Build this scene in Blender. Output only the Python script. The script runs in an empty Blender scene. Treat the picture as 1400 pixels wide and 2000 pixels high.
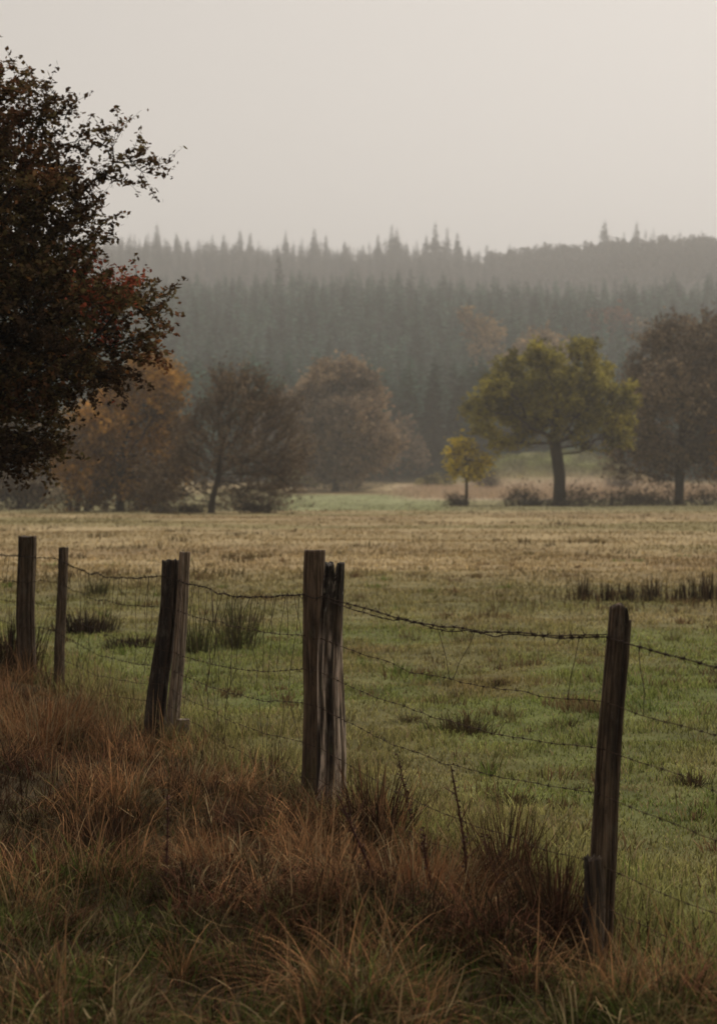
import bpy, math, random
import numpy as np
from math import pi, sin, cos, radians

# ------------------------------------------------------------------ camera, sky, sun, exposure
scene = bpy.context.scene
COL = scene.collection
LENS = 70.0
F = 2000.0 * LENS / 36.0            # focal length in pixels of the 1400 x 2000 photograph
EYE = 1.6
HORIZON = 950.0
PITCH = math.atan((1000.0 - HORIZON) / F)
cam_data = bpy.data.cameras.new("camera")
cam = bpy.data.objects.new("camera", cam_data)
COL.objects.link(cam)
cam.location = (0, 0, EYE)
cam.rotation_euler = (pi / 2 - PITCH, 0, 0)
cam_data.sensor_width = 36.0
cam_data.lens = LENS
cam_data.clip_start = 0.1
cam_data.clip_end = 6000.0
cam_data.dof.use_dof = True
cam_data.dof.focus_distance = 9.75
cam_data.dof.aperture_fstop = 4.2
scene.camera = cam

SUN_EL, SUN_AZ = radians(58), radians(28)     # azimuth from +Y towards +X
world = bpy.data.worlds.new("World")
scene.world = world
world.use_nodes = True
wn, wl = world.node_tree.nodes, world.node_tree.links
wn.clear()
w_out = wn.new("ShaderNodeOutputWorld")
w_bg = wn.new("ShaderNodeBackground")
w_sky = wn.new("ShaderNodeTexSky")
w_sky.sky_type = 'NISHITA'
w_sky.sun_disc = False
w_sky.sun_elevation = SUN_EL
w_sky.sun_rotation = SUN_AZ
w_sky.air_density = 1.0
w_sky.dust_density = 4.0
w_sky.ozone_density = 1.0
w_bw = wn.new("ShaderNodeRGBToBW")
w_tint = wn.new("ShaderNodeMix")
w_tint.data_type = 'RGBA'
w_tint.blend_type = 'MULTIPLY'
w_tint.inputs[0].default_value = 1.0
w_tint.inputs[7].default_value = (1.0, 0.93, 0.862, 1)     # warm grey overcast
wl.new(w_sky.outputs[0], w_bw.inputs[0])
wl.new(w_bw.outputs[0], w_tint.inputs[6])
wl.new(w_tint.outputs[2], w_bg.inputs[0])
w_bg.inputs[1].default_value = 0.15
wl.new(w_bg.outputs[0], w_out.inputs[0])

sun_data = bpy.data.lights.new("sun", 'SUN')
sun_data.energy = 1.4
sun_data.angle = radians(50)
sun_data.color = (1.0, 0.95, 0.88)
sun = bpy.data.objects.new("sun", sun_data)
COL.objects.link(sun)
sun.rotation_euler = (pi / 2 - SUN_EL, 0, pi - SUN_AZ)

scene.view_settings.view_transform = 'Standard'
scene.view_settings.look = 'None'
scene.view_settings.gamma = 1.0
scene.view_settings.use_curve_mapping = False
scene.view_settings.exposure = 0.0
scene.render.engine = 'CYCLES'
cy = scene.cycles
cy.max_bounces = 6
cy.diffuse_bounces = 3
cy.glossy_bounces = 2
cy.transmission_bounces = 3
cy.volume_bounces = 1
cy.filter_width = 1.6
cy.use_denoising = True

# ------------------------------------------------------------------ numbers
def at(px, py, Y):
    """pixel of the photograph + distance along the view -> world point"""
    cx, cv = (px - 700.0) / F, (1000.0 - py) / F
    dy = cos(PITCH) + cv * sin(PITCH)
    dz = -sin(PITCH) + cv * cos(PITCH)
    s = Y / dy
    return np.array((cx * s, Y, EYE + dz * s))

def to_px(p):
    p = np.asarray(p, float)
    x, y, z = p[..., 0], p[..., 1], p[..., 2] - EYE
    d = y * cos(PITCH) - z * sin(PITCH)
    u = y * sin(PITCH) + z * cos(PITCH)
    return 700 + F * x / d, 1000 - F * u / d

def ground_px(px, py):
    Y = EYE * F / (py - HORIZON)
    p = at(px, py, Y)
    return p[0], Y

def hash2(ix, iy, seed):
    h = (ix.astype(np.int64) * 374761393 + iy.astype(np.int64) * 668265263 + seed * 974634533) & 0xffffffff
    h = ((h ^ (h >> 13)) * 1274126177) & 0xffffffff
    h = h ^ (h >> 16)
    return (h & 0xffff) / 65535.0

def vnoise(x, y, seed=0):
    x, y = np.asarray(x, float), np.asarray(y, float)
    ix, iy = np.floor(x), np.floor(y)
    fx, fy = x - ix, y - iy
    fx, fy = fx * fx * (3 - 2 * fx), fy * fy * (3 - 2 * fy)
    a, b = hash2(ix, iy, seed), hash2(ix + 1, iy, seed)
    c, d = hash2(ix, iy + 1, seed), hash2(ix + 1, iy + 1, seed)
    return (a * (1 - fx) + b * fx) * (1 - fy) + (c * (1 - fx) + d * fx) * fy

def fbm(x, y, seed=0, o=3):
    s, a, t = 0, 1.0, 0
    for k in range(o):
        s = s + a * vnoise(x * 2 ** k, y * 2 ** k, seed + k * 17)
        t += a
        a *= 0.5
    return s / t

def sstep(a, b, x):
    t = np.clip((np.asarray(x, float) - a) / (b - a), 0, 1)
    return t * t * (3 - 2 * t)

def unit(v):
    v = np.asarray(v, float)
    return v / np.maximum(np.linalg.norm(v, axis=-1, keepdims=True), 1e-9)

def mixc(a, b, t):
    t = np.asarray(t)[..., None]
    return np.asarray(a) * (1 - t) + np.asarray(b) * t

# fence line: verge side is s < 0, field side is s > 0
FD = np.array((0.83, 6.91)); FA = np.array((-2.74, 16.4))
FU = (FA - FD) / np.linalg.norm(FA - FD)
FN = np.array((FU[1], -FU[0]))
def fence_s(x, y):
    return (x - FD[0]) * FN[0] + (y - FD[1]) * FN[1]

HILL_Y = np.array((-200, 190, 250, 330, 430, 620, 830, 900, 1010, 1160, 1330, 1450, 1600, 3000.))
HILL_Z = np.array((0, 0, 0.7, 2.2, 10.0, 40, 73, 79, 88, 108, 142, 165, 164, 60.))
def gz(x, y):
    x, y = np.asarray(x, float), np.asarray(y, float)
    z = np.interp(y, HILL_Y, HILL_Z)
    far = sstep(330, 560, y)
    z = z + far * (fbm(x / 90, y / 80, 5, 2) - 0.5) * 9
    ridge = sstep(1050, 1350, y)
    z = z + ridge * np.interp(x, (-280, -145, -50, 35, 92, 160, 220, 280), (5, 3.0, 0, 0, -5, 0, 6, 3))
    z = z + (3.2 + 2.6 * fbm(x / 5.0, y / 9.0, 19, 3)) * np.exp(-((x - 31) / 13.0) ** 6 - ((y - 326) / 26.0) ** 2)
    near = 1 - sstep(30, 90, y)
    verge = 1 - sstep(-0.3, 0.5, fence_s(x, y))
    z = z + near * (fbm(x / 0.9, y / 0.9, 11, 3) - 0.5) * (0.12 + 0.04 * verge)
    z = z + verge * (1 - sstep(22, 26, y)) * (fbm(x / 0.42 + 4, y / 0.6, 151, 2) - 0.5) * 0.30
    z = z + sstep(20, 60, y) * (1 - sstep(150, 230, y)) * (fbm(x / 9, y / 6, 13, 2) - 0.5) * 0.22
    return z

# ------------------------------------------------------------------ mesh helpers
class MB:
    """collects vertices, faces and a per-vertex colour; build() links ONE object"""
    def __init__(self):
        self.v, self.f3, self.f4, self.c, self.n = [], [], [], [], 0
    def add(self, v, c, f4=None, f3=None):
        v = np.asarray(v, np.float64).reshape(-1, 3)
        c = np.asarray(c, np.float64)
        if c.ndim == 1:
            c = np.broadcast_to(c, (len(v), 3))
        self.v.append(v); self.c.append(c)
        if f4 is not None and len(f4): self.f4.append(np.asarray(f4, np.int64) + self.n)
        if f3 is not None and len(f3): self.f3.append(np.asarray(f3, np.int64) + self.n)
        self.n += len(v)
        return self
    def mesh(self, name, mat, smooth=False):
        V = np.concatenate(self.v); C = np.concatenate(self.c)
        f4 = np.concatenate(self.f4) if self.f4 else np.zeros((0, 4), np.int64)
        f3 = np.concatenate(self.f3) if self.f3 else np.zeros((0, 3), np.int64)
        me = bpy.data.meshes.new(name)
        me.vertices.add(len(V)); me.vertices.foreach_set("co", V.astype(np.float32).ravel())
        loops = np.concatenate((f4.ravel(), f3.ravel()))
        me.loops.add(len(loops)); me.loops.foreach_set("vertex_index", loops.astype(np.int32))
        starts = np.concatenate((np.arange(len(f4)) * 4, len(f4) * 4 + np.arange(len(f3)) * 3))
        me.polygons.add(len(starts)); me.polygons.foreach_set("loop_start", starts.astype(np.int32))
        me.update(calc_edges=True)
        at_ = me.attributes.new("tint", 'FLOAT_COLOR', 'POINT')
        at_.data.foreach_set("color", np.concatenate((C, np.ones((len(C), 1))), 1).astype(np.float32).ravel())
        if smooth:
            me.polygons.foreach_set("use_smooth", np.ones(len(starts), bool))
        me.materials.append(mat)
        return me
    def build(self, name, mat, parent=None, smooth=False, origin=None):
        if origin is not None:
            self.v = [v - np.asarray(origin, float) for v in self.v]
        o = bpy.data.objects.new(name, self.mesh(name, mat, smooth))
        COL.objects.link(o)
        if parent is not None: o.parent = parent
        if origin is not None: o.location = tuple(origin)
        return o

def tag(o, label=None, cat=None, group=None, kind=None):
    if label: o["label"] = label
    if cat: o["category"] = cat
    if group: o["group"] = group
    if kind: o["kind"] = kind
    return o

def empty(name, loc=(0, 0, 0)):
    o = bpy.data.objects.new(name, None)
    o.empty_display_size = 0.2
    COL.objects.link(o)
    o.location = tuple(float(q) for q in loc)
    return o

def blades(mb, P, phi, lean, bend, length, width, col, tipcol=None, segs=4, taper=(1, .95, .8, .5, .08)):
    N = len(P)
    dirx = np.stack((np.cos(phi), np.sin(phi), np.zeros(N)), 1)
    side = np.stack((-np.sin(phi), np.cos(phi), np.zeros(N)), 1)
    cur = np.array(P, float)
    up = np.array((0, 0, 1.0))
    rings, cols = [], []
    for k in range(segs + 1):
        t = k / segs
        w = np.interp(t, np.linspace(0, 1, len(taper)), taper)
        off = side * (width * w * 0.5)[:, None]
        rings.append(np.stack((cur - off, cur + off), 1))
        c = col if tipcol is None else col * (1 - t) + tipcol * t
        cols.append(np.repeat(c[:, None], 2, 1))
        th = lean + bend * (t + 0.5 / segs)
        cur = cur + (dirx * np.sin(th)[:, None] + up * np.cos(th)[:, None]) * (length / segs)[:, None]
    V = np.stack(rings, 1).reshape(N, -1, 3)
    C = np.stack(cols, 1).reshape(N, -1, 3)
    m = 2 * (segs + 1)
    q = np.array([(2 * k, 2 * k + 1, 2 * k + 3, 2 * k + 2) for k in range(segs)])
    f = (np.arange(N)[:, None, None] * m + q[None]).reshape(-1, 4)
    mb.add(V.reshape(-1, 3), C.reshape(-1, 3), f4=f)

def prisms(mb, p0, p1, r0, r1, col, k=4):
    N = len(p0)
    d = unit(p1 - p0)
    ref = np.where(np.abs(d[:, 2:3]) > 0.9, np.array((1.0, 0, 0)), np.array((0, 0, 1.0)))
    a = unit(np.cross(d, ref)); b = np.cross(d, a)
    th = np.arange(k) * 2 * pi / k
    ring = a[:, None] * np.cos(th)[None, :, None] + b[:, None] * np.sin(th)[None, :, None]
    V = np.concatenate((p0[:, None] + ring * r0[:, None, None], p1[:, None] + ring * r1[:, None, None]), 1)
    q = np.array([(i, (i + 1) % k, k + (i + 1) % k, k + i) for i in range(k)])
    f = (np.arange(N)[:, None, None] * 2 * k + q[None]).reshape(-1, 4)
    col = np.asarray(col, float)
    C = np.broadcast_to(col, (N, 3)) if col.ndim == 1 else col
    mb.add(V.reshape(-1, 3), np.repeat(C, 2 * k, 0), f4=f)

def leaf_quads(mb, P, size, col, rng, flat=0.0, aspect=1.7, axis=None):
    """pointed four-cornered leaves, randomly turned; flat pulls them towards the horizontal"""
    N = len(P)
    u = unit(rng.normal(size=(N, 3)) * (1, 1, 1 - 0.6 * flat)) if axis is None else unit(axis + rng.normal(size=(N, 3)) * 0.5)
    w = unit(np.cross(u, unit(rng.normal(size=(N, 3)) + np.array((0, 0, flat * 2.5)))))
    L = (size * aspect * 0.5)[:, None]; W = (size * 0.5)[:, None]
    V = np.stack((P - u * L, P + w * W - u * L * 0.1, P + u * L, P - w * W - u * L * 0.1), 1)
    f = np.arange(N * 4).reshape(N, 4)
    mb.add(V.reshape(-1, 3), np.repeat(col, 4, 0), f4=f)

def tube(mb, pts, r, col, k=5):
    pts = np.asarray(pts, float)
    n = len(pts)
    r = np.broadcast_to(np.asarray(r, float), (n,))
    d = unit(np.gradient(pts, axis=0))
    ref = np.where(np.abs(d[:, 2:3]) > 0.9, np.array((1.0, 0, 0)), np.array((0, 0, 1.0)))
    a = unit(np.cross(d, ref)); b = np.cross(d, a)
    th = np.arange(k) * 2 * pi / k
    V = pts[:, None] + (a[:, None] * np.cos(th)[None, :, None] + b[:, None] * np.sin(th)[None, :, None]) * r[:, None, None]
    f = [(j * k + i, j * k + (i + 1) % k, (j + 1) * k + (i + 1) % k, (j + 1) * k + i) for j in range(n - 1) for i in range(k)]
    mb.add(V.reshape(-1, 3), col, f4=f)

# ------------------------------------------------------------------ materials
def node_mat(name):
    m = bpy.data.materials.new(name)
    m.use_nodes = True
    n, l = m.node_tree.nodes, m.node_tree.links
    n.clear()
    out = n.new("ShaderNodeOutputMaterial")
    return m, n, l, out

def tinted(n, l, lo, hi, scale, detail=4.0, stretch=None):
    """tint attribute times a noise that runs from lo to hi"""
    a = n.new("ShaderNodeAttribute"); a.attribute_name = "tint"
    tc = n.new("ShaderNodeTexCoord")
    src = tc.outputs["Object"]
    if stretch:
        mp = n.new("ShaderNodeMapping"); mp.inputs["Scale"].default_value = stretch
        l.new(src, mp.inputs[0]); src = mp.outputs[0]
    nz = n.new("ShaderNodeTexNoise"); nz.inputs["Scale"].default_value = scale
    nz.inputs["Detail"].default_value = detail; nz.inputs["Roughness"].default_value = 0.65
    l.new(src, nz.inputs["Vector"])
    mr = n.new("ShaderNodeMapRange")
    mr.inputs[1].default_value = 0.3; mr.inputs[2].default_value = 0.7
    mr.inputs[3].default_value = lo; mr.inputs[4].default_value = hi
    l.new(nz.outputs[0], mr.inputs[0])
    mx = n.new("ShaderNodeVectorMath"); mx.operation = 'SCALE'
    l.new(a.outputs["Color"], mx.inputs[0]); l.new(mr.outputs[0], mx.inputs["Scale"])
    return mx.outputs[0], nz.outputs[0]

def leafy_mat(name, translucent=0.3, lo=0.7, hi=1.3, scale=3.0):
    m, n, l, out = node_mat(name)
    c, _ = tinted(n, l, lo, hi, scale, 2.0)
    d = n.new("ShaderNodeBsdfDiffuse"); t = n.new("ShaderNodeBsdfTranslucent")
    l.new(c, d.inputs[0]); l.new(c, t.inputs[0])
    mx = n.new("ShaderNodeMixShader"); mx.inputs[0].default_value = translucent
    l.new(d.outputs[0], mx.inputs[1]); l.new(t.outputs[0], mx.inputs[2])
    l.new(mx.outputs[0], out.inputs[0])
    return m

def solid_mat(name, lo, hi, scale, rough=0.85, bump=0.0, stretch=None, spec=0.3, dist=0.01):
    m, n, l, out = node_mat(name)
    c, f = tinted(n, l, lo, hi, scale, 6.0, stretch)
    p = n.new("ShaderNodeBsdfPrincipled")
    l.new(c, p.inputs["Base Color"])
    p.inputs["Roughness"].default_value = rough
    p.inputs["Specular IOR Level"].default_value = spec
    if bump:
        b = n.new("ShaderNodeBump"); b.inputs["Strength"].default_value = bump; b.inputs["Distance"].default_value = dist
        l.new(f, b.inputs["Height"]); l.new(b.outputs[0], p.inputs["Normal"])
    l.new(p.outputs[0], out.inputs[0])
    return m

M_GRASS = leafy_mat("grass_blade", 0.3, 0.75, 1.25, 6.0)
M_LEAF = leafy_mat("autumn_leaf", 0.35, 0.7, 1.3, 2.0)
M_FARLEAF = leafy_mat("distant_leaf", 0.3, 0.75, 1.25, 0.8)
M_NEEDLE = leafy_mat("spruce_needle", 0.12, 0.65, 1.35, 0.35)
M_BARK = solid_mat("bark", 0.6, 1.4, 9.0, 0.9, 0.5, (1, 1, 0.25), 0.2, 0.02)
M_STEM = solid_mat("dry_stem", 0.7, 1.3, 30.0, 0.8)
M_WOOD = solid_mat("weathered_wood", 0.3, 1.8, 80.0, 0.85, 1.0, (1, 1, 0.07), 0.25, 0.008)
def weather(m):
    """grey, brown and green blotches over the grain"""
    n, l = m.node_tree.nodes, m.node_tree.links
    p = next(q for q in n if q.type == 'BSDF_PRINCIPLED')
    src = p.inputs["Base Color"].links[0].from_socket
    tc = n.new("ShaderNodeTexCoord"); mp = n.new("ShaderNodeMapping"); mp.inputs["Scale"].default_value = (1, 1, 0.3)
    l.new(tc.outputs["Object"], mp.inputs[0])
    def blotch(scale, lo, hi, col, amount, prev):
        nz = n.new("ShaderNodeTexNoise"); nz.inputs["Scale"].default_value = scale; nz.inputs["Detail"].default_value = 8; nz.inputs["Roughness"].default_value = 0.7
        l.new(mp.outputs[0], nz.inputs["Vector"])
        mr = n.new("ShaderNodeMapRange"); mr.inputs[1].default_value = lo; mr.inputs[2].default_value = hi; mr.inputs[4].default_value = amount
        l.new(nz.outputs[0], mr.inputs[0])
        mx = n.new("ShaderNodeMix"); mx.data_type = 'RGBA'
        l.new(mr.outputs[0], mx.inputs[0]); l.new(prev, mx.inputs[6]); mx.inputs[7].default_value = (*col, 1)
        return mx.outputs[2]
    src = blotch(22, 0.52, 0.66, (0.175, 0.145, 0.115), 0.55, src)
    src = blotch(34, 0.54, 0.64, (0.030, 0.022, 0.017), 0.55, src)
    src = blotch(15, 0.58, 0.70, (0.095, 0.095, 0.045), 0.7, src)
    l.new(src, p.inputs["Base Color"])
weather(M_WOOD)
M_WIRE = solid_mat("rusty_wire", 0.6, 1.4, 40.0, 0.9, 0.0, None, 0.08)
M_GROUND = solid_mat("meadow_soil", 0.62, 1.38, 2.6, 0.95, 0.4, None, 0.1, 0.05)

# ------------------------------------------------------------------ field colours (the plants' own, plus shade painted into the near field)
GREEN = np.array((0.178, 0.196, 0.056)); LUSH = np.array((0.132, 0.176, 0.040))
STRAW = np.array((0.370, 0.282, 0.150)); TAN = np.array((0.310, 0.236, 0.118))
RUST = np.array((0.210, 0.125, 0.065)); OLIVE = np.array((0.215, 0.180, 0.075))
TAWNY = np.array((0.265, 0.140, 0.064)); DARKB = np.array((0.045, 0.027, 0.017))
def field_color(x, y):
    x, y = np.asarray(x, float), np.asarray(y, float)
    n1 = fbm(x / 1.3, y / 2.2, 31, 4)
    n2 = fbm(x / 14, y / 9, 37, 3)
    n3 = fbm(x / 0.7, y / 0.9, 41, 2)
    c = mixc(GREEN, LUSH, sstep(0.42, 0.75, n1))
    c = mixc(c, OLIVE, 0.75 * sstep(0.40, 0.72, fbm(x / 1.6 + 7, y / 2.6, 43, 3)))
    c = mixc(c, RUST, 0.5 * sstep(0.58, 0.8, fbm(x / 1.1, y / 1.4, 47, 3)))
    dry = sstep(13, 40, y + (n2 - 0.5) * 22 + (n1 - 0.5) * 10)
    tan = mixc(STRAW, TAN, sstep(0.4, 0.6, fbm(x / 9, y / 4, 53, 3)))
    tan = mixc(tan, RUST * (1.1, 1.25, 1.2), 0.5 * sstep(0.5, 0.7, fbm(x / 12 + 3, y / 5, 59, 3)))
    tan = mixc(tan, OLIVE, 0.8 * sstep(0.55, 0.7, fbm(x / 16, y / 7, 61, 2)))
    c = mixc(c, tan, dry)
    lush = sstep(118, 135, y + (n2 - .5) * 12) * (1 - sstep(232, 250, y))
    mid = sstep(-0.048, -0.035, x / np.maximum(y, 1)) * (1 - sstep(0.035, 0.055, x / np.maximum(y, 1)))
    c = mixc(c, mixc(mixc((0.25, 0.225, 0.115), OLIVE, n1 * 0.6), (0.245, 0.250, 0.118), mid), lush)
    pale = sstep(200, 212, y + (n2 - .5) * 8) * (1 - sstep(300, 320, y)) * sstep(2, 10, x)
    c = mixc(c, (0.48, 0.36, 0.24), pale)
    c = mixc(c, (0.035, 0.036, 0.022), sstep(310, 345, y))
    bank = np.exp(-((x - 30) / 13.5) ** 6 - ((y - 318) / 24.0) ** 4)
    c = mixc(c, mixc((0.215, 0.225, 0.082), (0.14, 0.135, 0.058), sstep(.35, .65, fbm(x / 3.0, y / 5.0, 23, 3))), bank)
    near_shade = 1 - sstep(25, 45, y)  # near ground painted darker in place of the grass's self-shadow
    c = c * (1 - 0.35 * near_shade)[..., None]
    verge = 1 - sstep(-0.25, 0.25, fence_s(x, y) + (n3 - 0.5) * 0.5)
    verge = verge * (1 - sstep(20, 26, y))
    c = mixc(c, mixc((0.07, 0.045, 0.028), (0.08, 0.07, 0.028), n1), verge)
    return c * (0.8 + 0.4 * n3)[..., None]

# ------------------------------------------------------------------ the ground: one sheet to beyond the ridge
def graded(a, lo, hi, g):
    out, s, p = [a], lo, a
    while p < hi:
        s *= g; p += s; out.append(p)
    return np.array(out)
ys = np.concatenate((np.array((-150, -80, -40, -20, -8, 0, 2., 3.5)), graded(4.5, 0.12, 1500, 1.022), np.array((2200., 3000.))))
xr = graded(0.0, 0.10, 700, 1.045)
xs = np.concatenate((-xr[:0:-1], xr)); xs = np.concatenate(((-2500., -1300.), xs, (1300., 2500.)))
GX, GY = np.meshgrid(xs, ys)
mb = MB()
nx, ny = len(xs), len(ys)
ii = (np.arange(ny - 1)[:, None] * nx + np.arange(nx - 1)[None]).ravel()
mb.add(np.stack((GX, GY, gz(GX, GY)), -1).reshape(-1, 3), field_color(GX, GY).reshape(-1, 3),
       f4=np.stack((ii, ii + 1, ii + nx + 1, ii + nx), 1))
tag(mb.build("ground", M_GROUND, smooth=True), kind="structure")

# ------------------------------------------------------------------ fence
fence = empty("wire_fence", (FD[0], FD[1], 0))
tag(fence, "old stock fence of weathered wooden posts strung with rusty barbed wire and netting", "fence")
FO = np.array((FD[0], FD[1], 0.0))

def post_mesh(seed, base, top, w0, w1, dep, shape, colf, grooves=6, gdepth=0.008, notch=0.01, notches=(), nr=64, nh=110, chips=0.007):
    """a post from base to top: width w0 at the foot, w1 at the top; superellipse section with split grain"""
    rng = np.random.default_rng(seed)
    base, top = np.asarray(base, float), np.asarray(top, float)
    th = np.arange(nr) * 2 * pi / nr
    t = np.linspace(0, 1, nh)
    T, TH = np.meshgrid(t, th, indexing='ij')
    e = 2.0 / shape
    ex = np.sign(np.cos(TH)) * np.abs(np.cos(TH)) ** e
    ey = np.sign(np.sin(TH)) * np.abs(np.sin(TH)) ** e
    W = w0 + (w1 - w0) * np.clip(T * 1.0, 0, 1)
    R = np.ones_like(T)
    H = np.linalg.norm(top - base)
    gmap = np.zeros_like(T)
    for g in range(grooves):
        a0 = rng.uniform(0, 2 * pi); drift = rng.normal() * 0.35; sg = rng.uniform(0.05, 0.13)
        ta, tb = rng.uniform(-0.2, 0.5), rng.uniform(0.55, 1.3)
        d = (TH - a0 - drift * T - 0.12 * (vnoise(T * 7, T * 0 + g, seed) - 0.5) + pi) % (2 * pi) - pi
        gmap += np.exp(-(d / sg) ** 2) * sstep(ta, ta + 0.12, T) * (1 - sstep(tb - 0.15, tb, T)) * rng.uniform(0.5, 1)
    fine = (fbm(np.cos(TH) * 3.5 + 30, np.sin(TH) * 3.5 + T * H * 5, seed + 3, 4) - 0.5)
    # wrap the seam of the angular noise
    rad = W / 2
    dz = gdepth * np.clip(gmap, 0, 1.4) / rad
    R = R - dz + fine * 2 * chips / rad
    yy = dep / 2 * (W / w1) ** 0.5
    lx, ly = ex * rad * R, ey * yy * R
    bow = 0.012 * np.sin(T * 2.2 * pi + seed) * rng.uniform(0.3, 1)
    lx = lx + bow
    # jagged top
    drop = notch * fbm(np.cos(th) * 3 + 9, np.sin(th) * 3 + 9, seed, 2)
    for (a0, wd, dp) in notches:
        d = np.abs((th - a0 + pi) % (2 * pi) - pi)
        drop = drop + dp * (1 - sstep(wd * 0.7, wd, d))
    tz = T * H - (T ** 14) * drop[None, :]
    ax = unit(top - base)
    P = base + np.stack((lx, ly, np.zeros_like(lx)), -1) + ax * tz[..., None]
    V = P.reshape(-1, 3)
    f = []
    for j in range(nh - 1):
        for i in range(nr):
            i2 = (i + 1) % nr
            f.append((j * nr + i, j * nr + i2, (j + 1) * nr + i2, (j + 1) * nr + i))
    C = colf(TH, T, T * H, gmap, rng).reshape(-1, 3)
    # end grain: inner ring sunk a little, then a middle point
    last = P[-1]
    cen = last.mean(0)
    inner = cen + (last - cen) * 0.55 - ax * 0.008
    inner[:, 2] = np.minimum(inner[:, 2], last[:, 2]) - 0.004
    n0 = nh * nr
    f += [((nh - 1) * nr + i, (nh - 1) * nr + (i + 1) % nr, n0 + (i + 1) % nr, n0 + i) for i in range(nr)]
    mid = cen - ax * 0.012
    mid[2] = inner[:, 2].min() - 0.002
    f3 = [(n0 + i, n0 + (i + 1) % nr, n0 + nr) for i in range(nr)]
    endc = np.broadcast_to(C[-nr:].mean(0) * 0.9, (nr + 1, 3))
    mb = MB()
    mb.add(np.concatenate((V, inner, mid[None])), np.concatenate((C, endc)), f4=f, f3=f3)
    return mb

def wood_col(a, b, seed, dark=0.35, patch=None):
    def fn(TH, T, Z, g, rng):
        s = fbm(np.cos(TH) * 5 + 20, np.sin(TH) * 5 + Z * 0.5 + 20, seed, 3)
        s2 = fbm(np.cos(TH) * 14 + 20, np.sin(TH) * 14 + Z * 1.2, seed + 5, 2)
        c = mixc(a, b, sstep(0.35, 0.65, s * 0.6 + s2 * 0.4))
        c = mixc(c, np.asarray(a) * dark, np.clip(g, 0, 1) * 0.9)      # darker colour along the grooves
        if patch is not None:
            c = patch(c, TH, T, Z, g, s, s2)
        return c
    return fn

FRONT = 1.5 * pi      # angle of the face that looks to the road
BROWN = np.array((0.135, 0.092, 0.060)); GREYW = np.array((0.300, 0.240, 0.190))
BLACKW = np.array((0.020, 0.015, 0.012)); DKBR = np.array((0.050, 0.033, 0.023))

def in_fence(mb, label=None, name="fence_post"):
    o = mb.build(name, M_WOOD, fence, smooth=True)
    o.location = (-FO[0], -FO[1], 0)
    if label: o["label"] = label
    return o

def add_post(seed, pt, pb, Y, w_top_px, w_base_px, dep, shape, colf, label, sink=0.12, **kw):
    top = at(pt[0], pt[1], Y); base = at(pb[0], pb[1], Y)
    base = base + (base - top) / np.linalg.norm(base - top) * sink
    return in_fence(post_mesh(seed, base, top, w_base_px * Y / F, w_top_px * Y / F, dep, shape, colf, **kw), label)

Y_A, Y_A2, Y_B, Y_C, Y_D = 16.4, 15.65, 12.7, 9.78, 6.91
add_post(1, (53, 1045), (52, 1335), Y_A, 34, 37, 0.13, 3.2, wood_col(DKBR, BROWN, 71), "wide squared brown post at the far end of the fence", grooves=10, gdepth=0.02, notch=0.02)
add_post(2, (124, 1067), (116, 1345), Y_A2, 18, 20, 0.075, 2.4, wood_col(DKBR * 1.1, BROWN, 73), "slim crooked brown post beside the wide squared one", grooves=5, notch=0.015)
add_post(3, (336, 1090), (303, 1440), Y_B, 32, 44, 0.12, 3.0, wood_col(BLACKW * 1.2, DKBR * 1.1, 79), "thick blackened leaning post paired with a thin pale pole", grooves=12, gdepth=0.022, notch=0.03)
add_post(4, (363, 1077), (336, 1450), Y_B - 0.10, 21, 27, 0.07, 2.1, wood_col(BROWN * 1.2, GREYW * 0.95, 83), "thin pale round pole leaning against the blackened post", grooves=3, gdepth=0.004, notch=0.006)

def patch_c1(c, TH, T, Z, g, s, s2):
    d = (TH - (FRONT + 0.62) + pi) % (2 * pi) - pi
    strip = (np.exp(-(d / 0.16) ** 2)) * sstep(0.52, 0.6, T) * (1 - sstep(0.86, 0.9, T))
    c = mixc(c, GREYW * 1.15, strip * 0.85)
    moss = sstep(0.1, 0.0, T - 0.25) * sstep(0.45, 0.6, s)
    return mixc(c, (0.075, 0.07, 0.03), moss * 0.6)
add_post(5, (616, 1073), (612, 1600), Y_C + 0.06, 39, 54, 0.10, 4.5, wood_col(BROWN * 0.85, BROWN * 1.35, 89, 0.4, patch_c1), "sawn brown post with flat top and a pale split strip", grooves=7, gdepth=0.012, notch=0.006)

def patch_c2(c, TH, T, Z, g, s, s2):
    u = np.cos(TH) + 0.10 * (fbm(T * 5, T * 0, 311, 2) - 0.5)
    k = fbm(u * 4.5 + 20, T * 2.2, 301, 2) * 0.65 + fbm(u * 11 + 20, T * 4, 302, 2) * 0.35
    body = sstep(0.06, 0.14, T) * (1 - sstep(0.70, 0.78, T))
    c = mixc(c, BLACKW * 0.9, body * (1 - sstep(0.37, 0.44, k)) * 0.95)
    c = mixc(c, GREYW * 1.9, body * sstep(0.46, 0.54, k) * (1 - np.clip(g, 0, 1) * 0.8))
    bare = np.exp(-((u - 0.62) / 0.26) ** 2) * sstep(0.48, 0.52, T) * (1 - sstep(0.64, 0.74, T))
    c = mixc(c, (0.62, 0.48, 0.39), bare * 0.9)
    charred = sstep(0.78, 0.9, T + 0.10 * (fbm(u * 6 + 5, T * 3, 313, 2) - 0.5))
    c = mixc(c, BLACKW * 0.8, charred * 0.92)
    flake = charred * sstep(0.62, 0.70, fbm(u * 9 + 3, Z * 26, 307, 3)) * (1 - sstep(0.05, 0.4, u))
    c = mixc(c, (0.20, 0.165, 0.125), flake * 0.8)
    spot = sstep(0.9, 0.95, vnoise(u * 16 + 50, Z * 60, 309)) * charred
    return mixc(c, (0.50, 0.47, 0.42), spot * 0.9)
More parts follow.
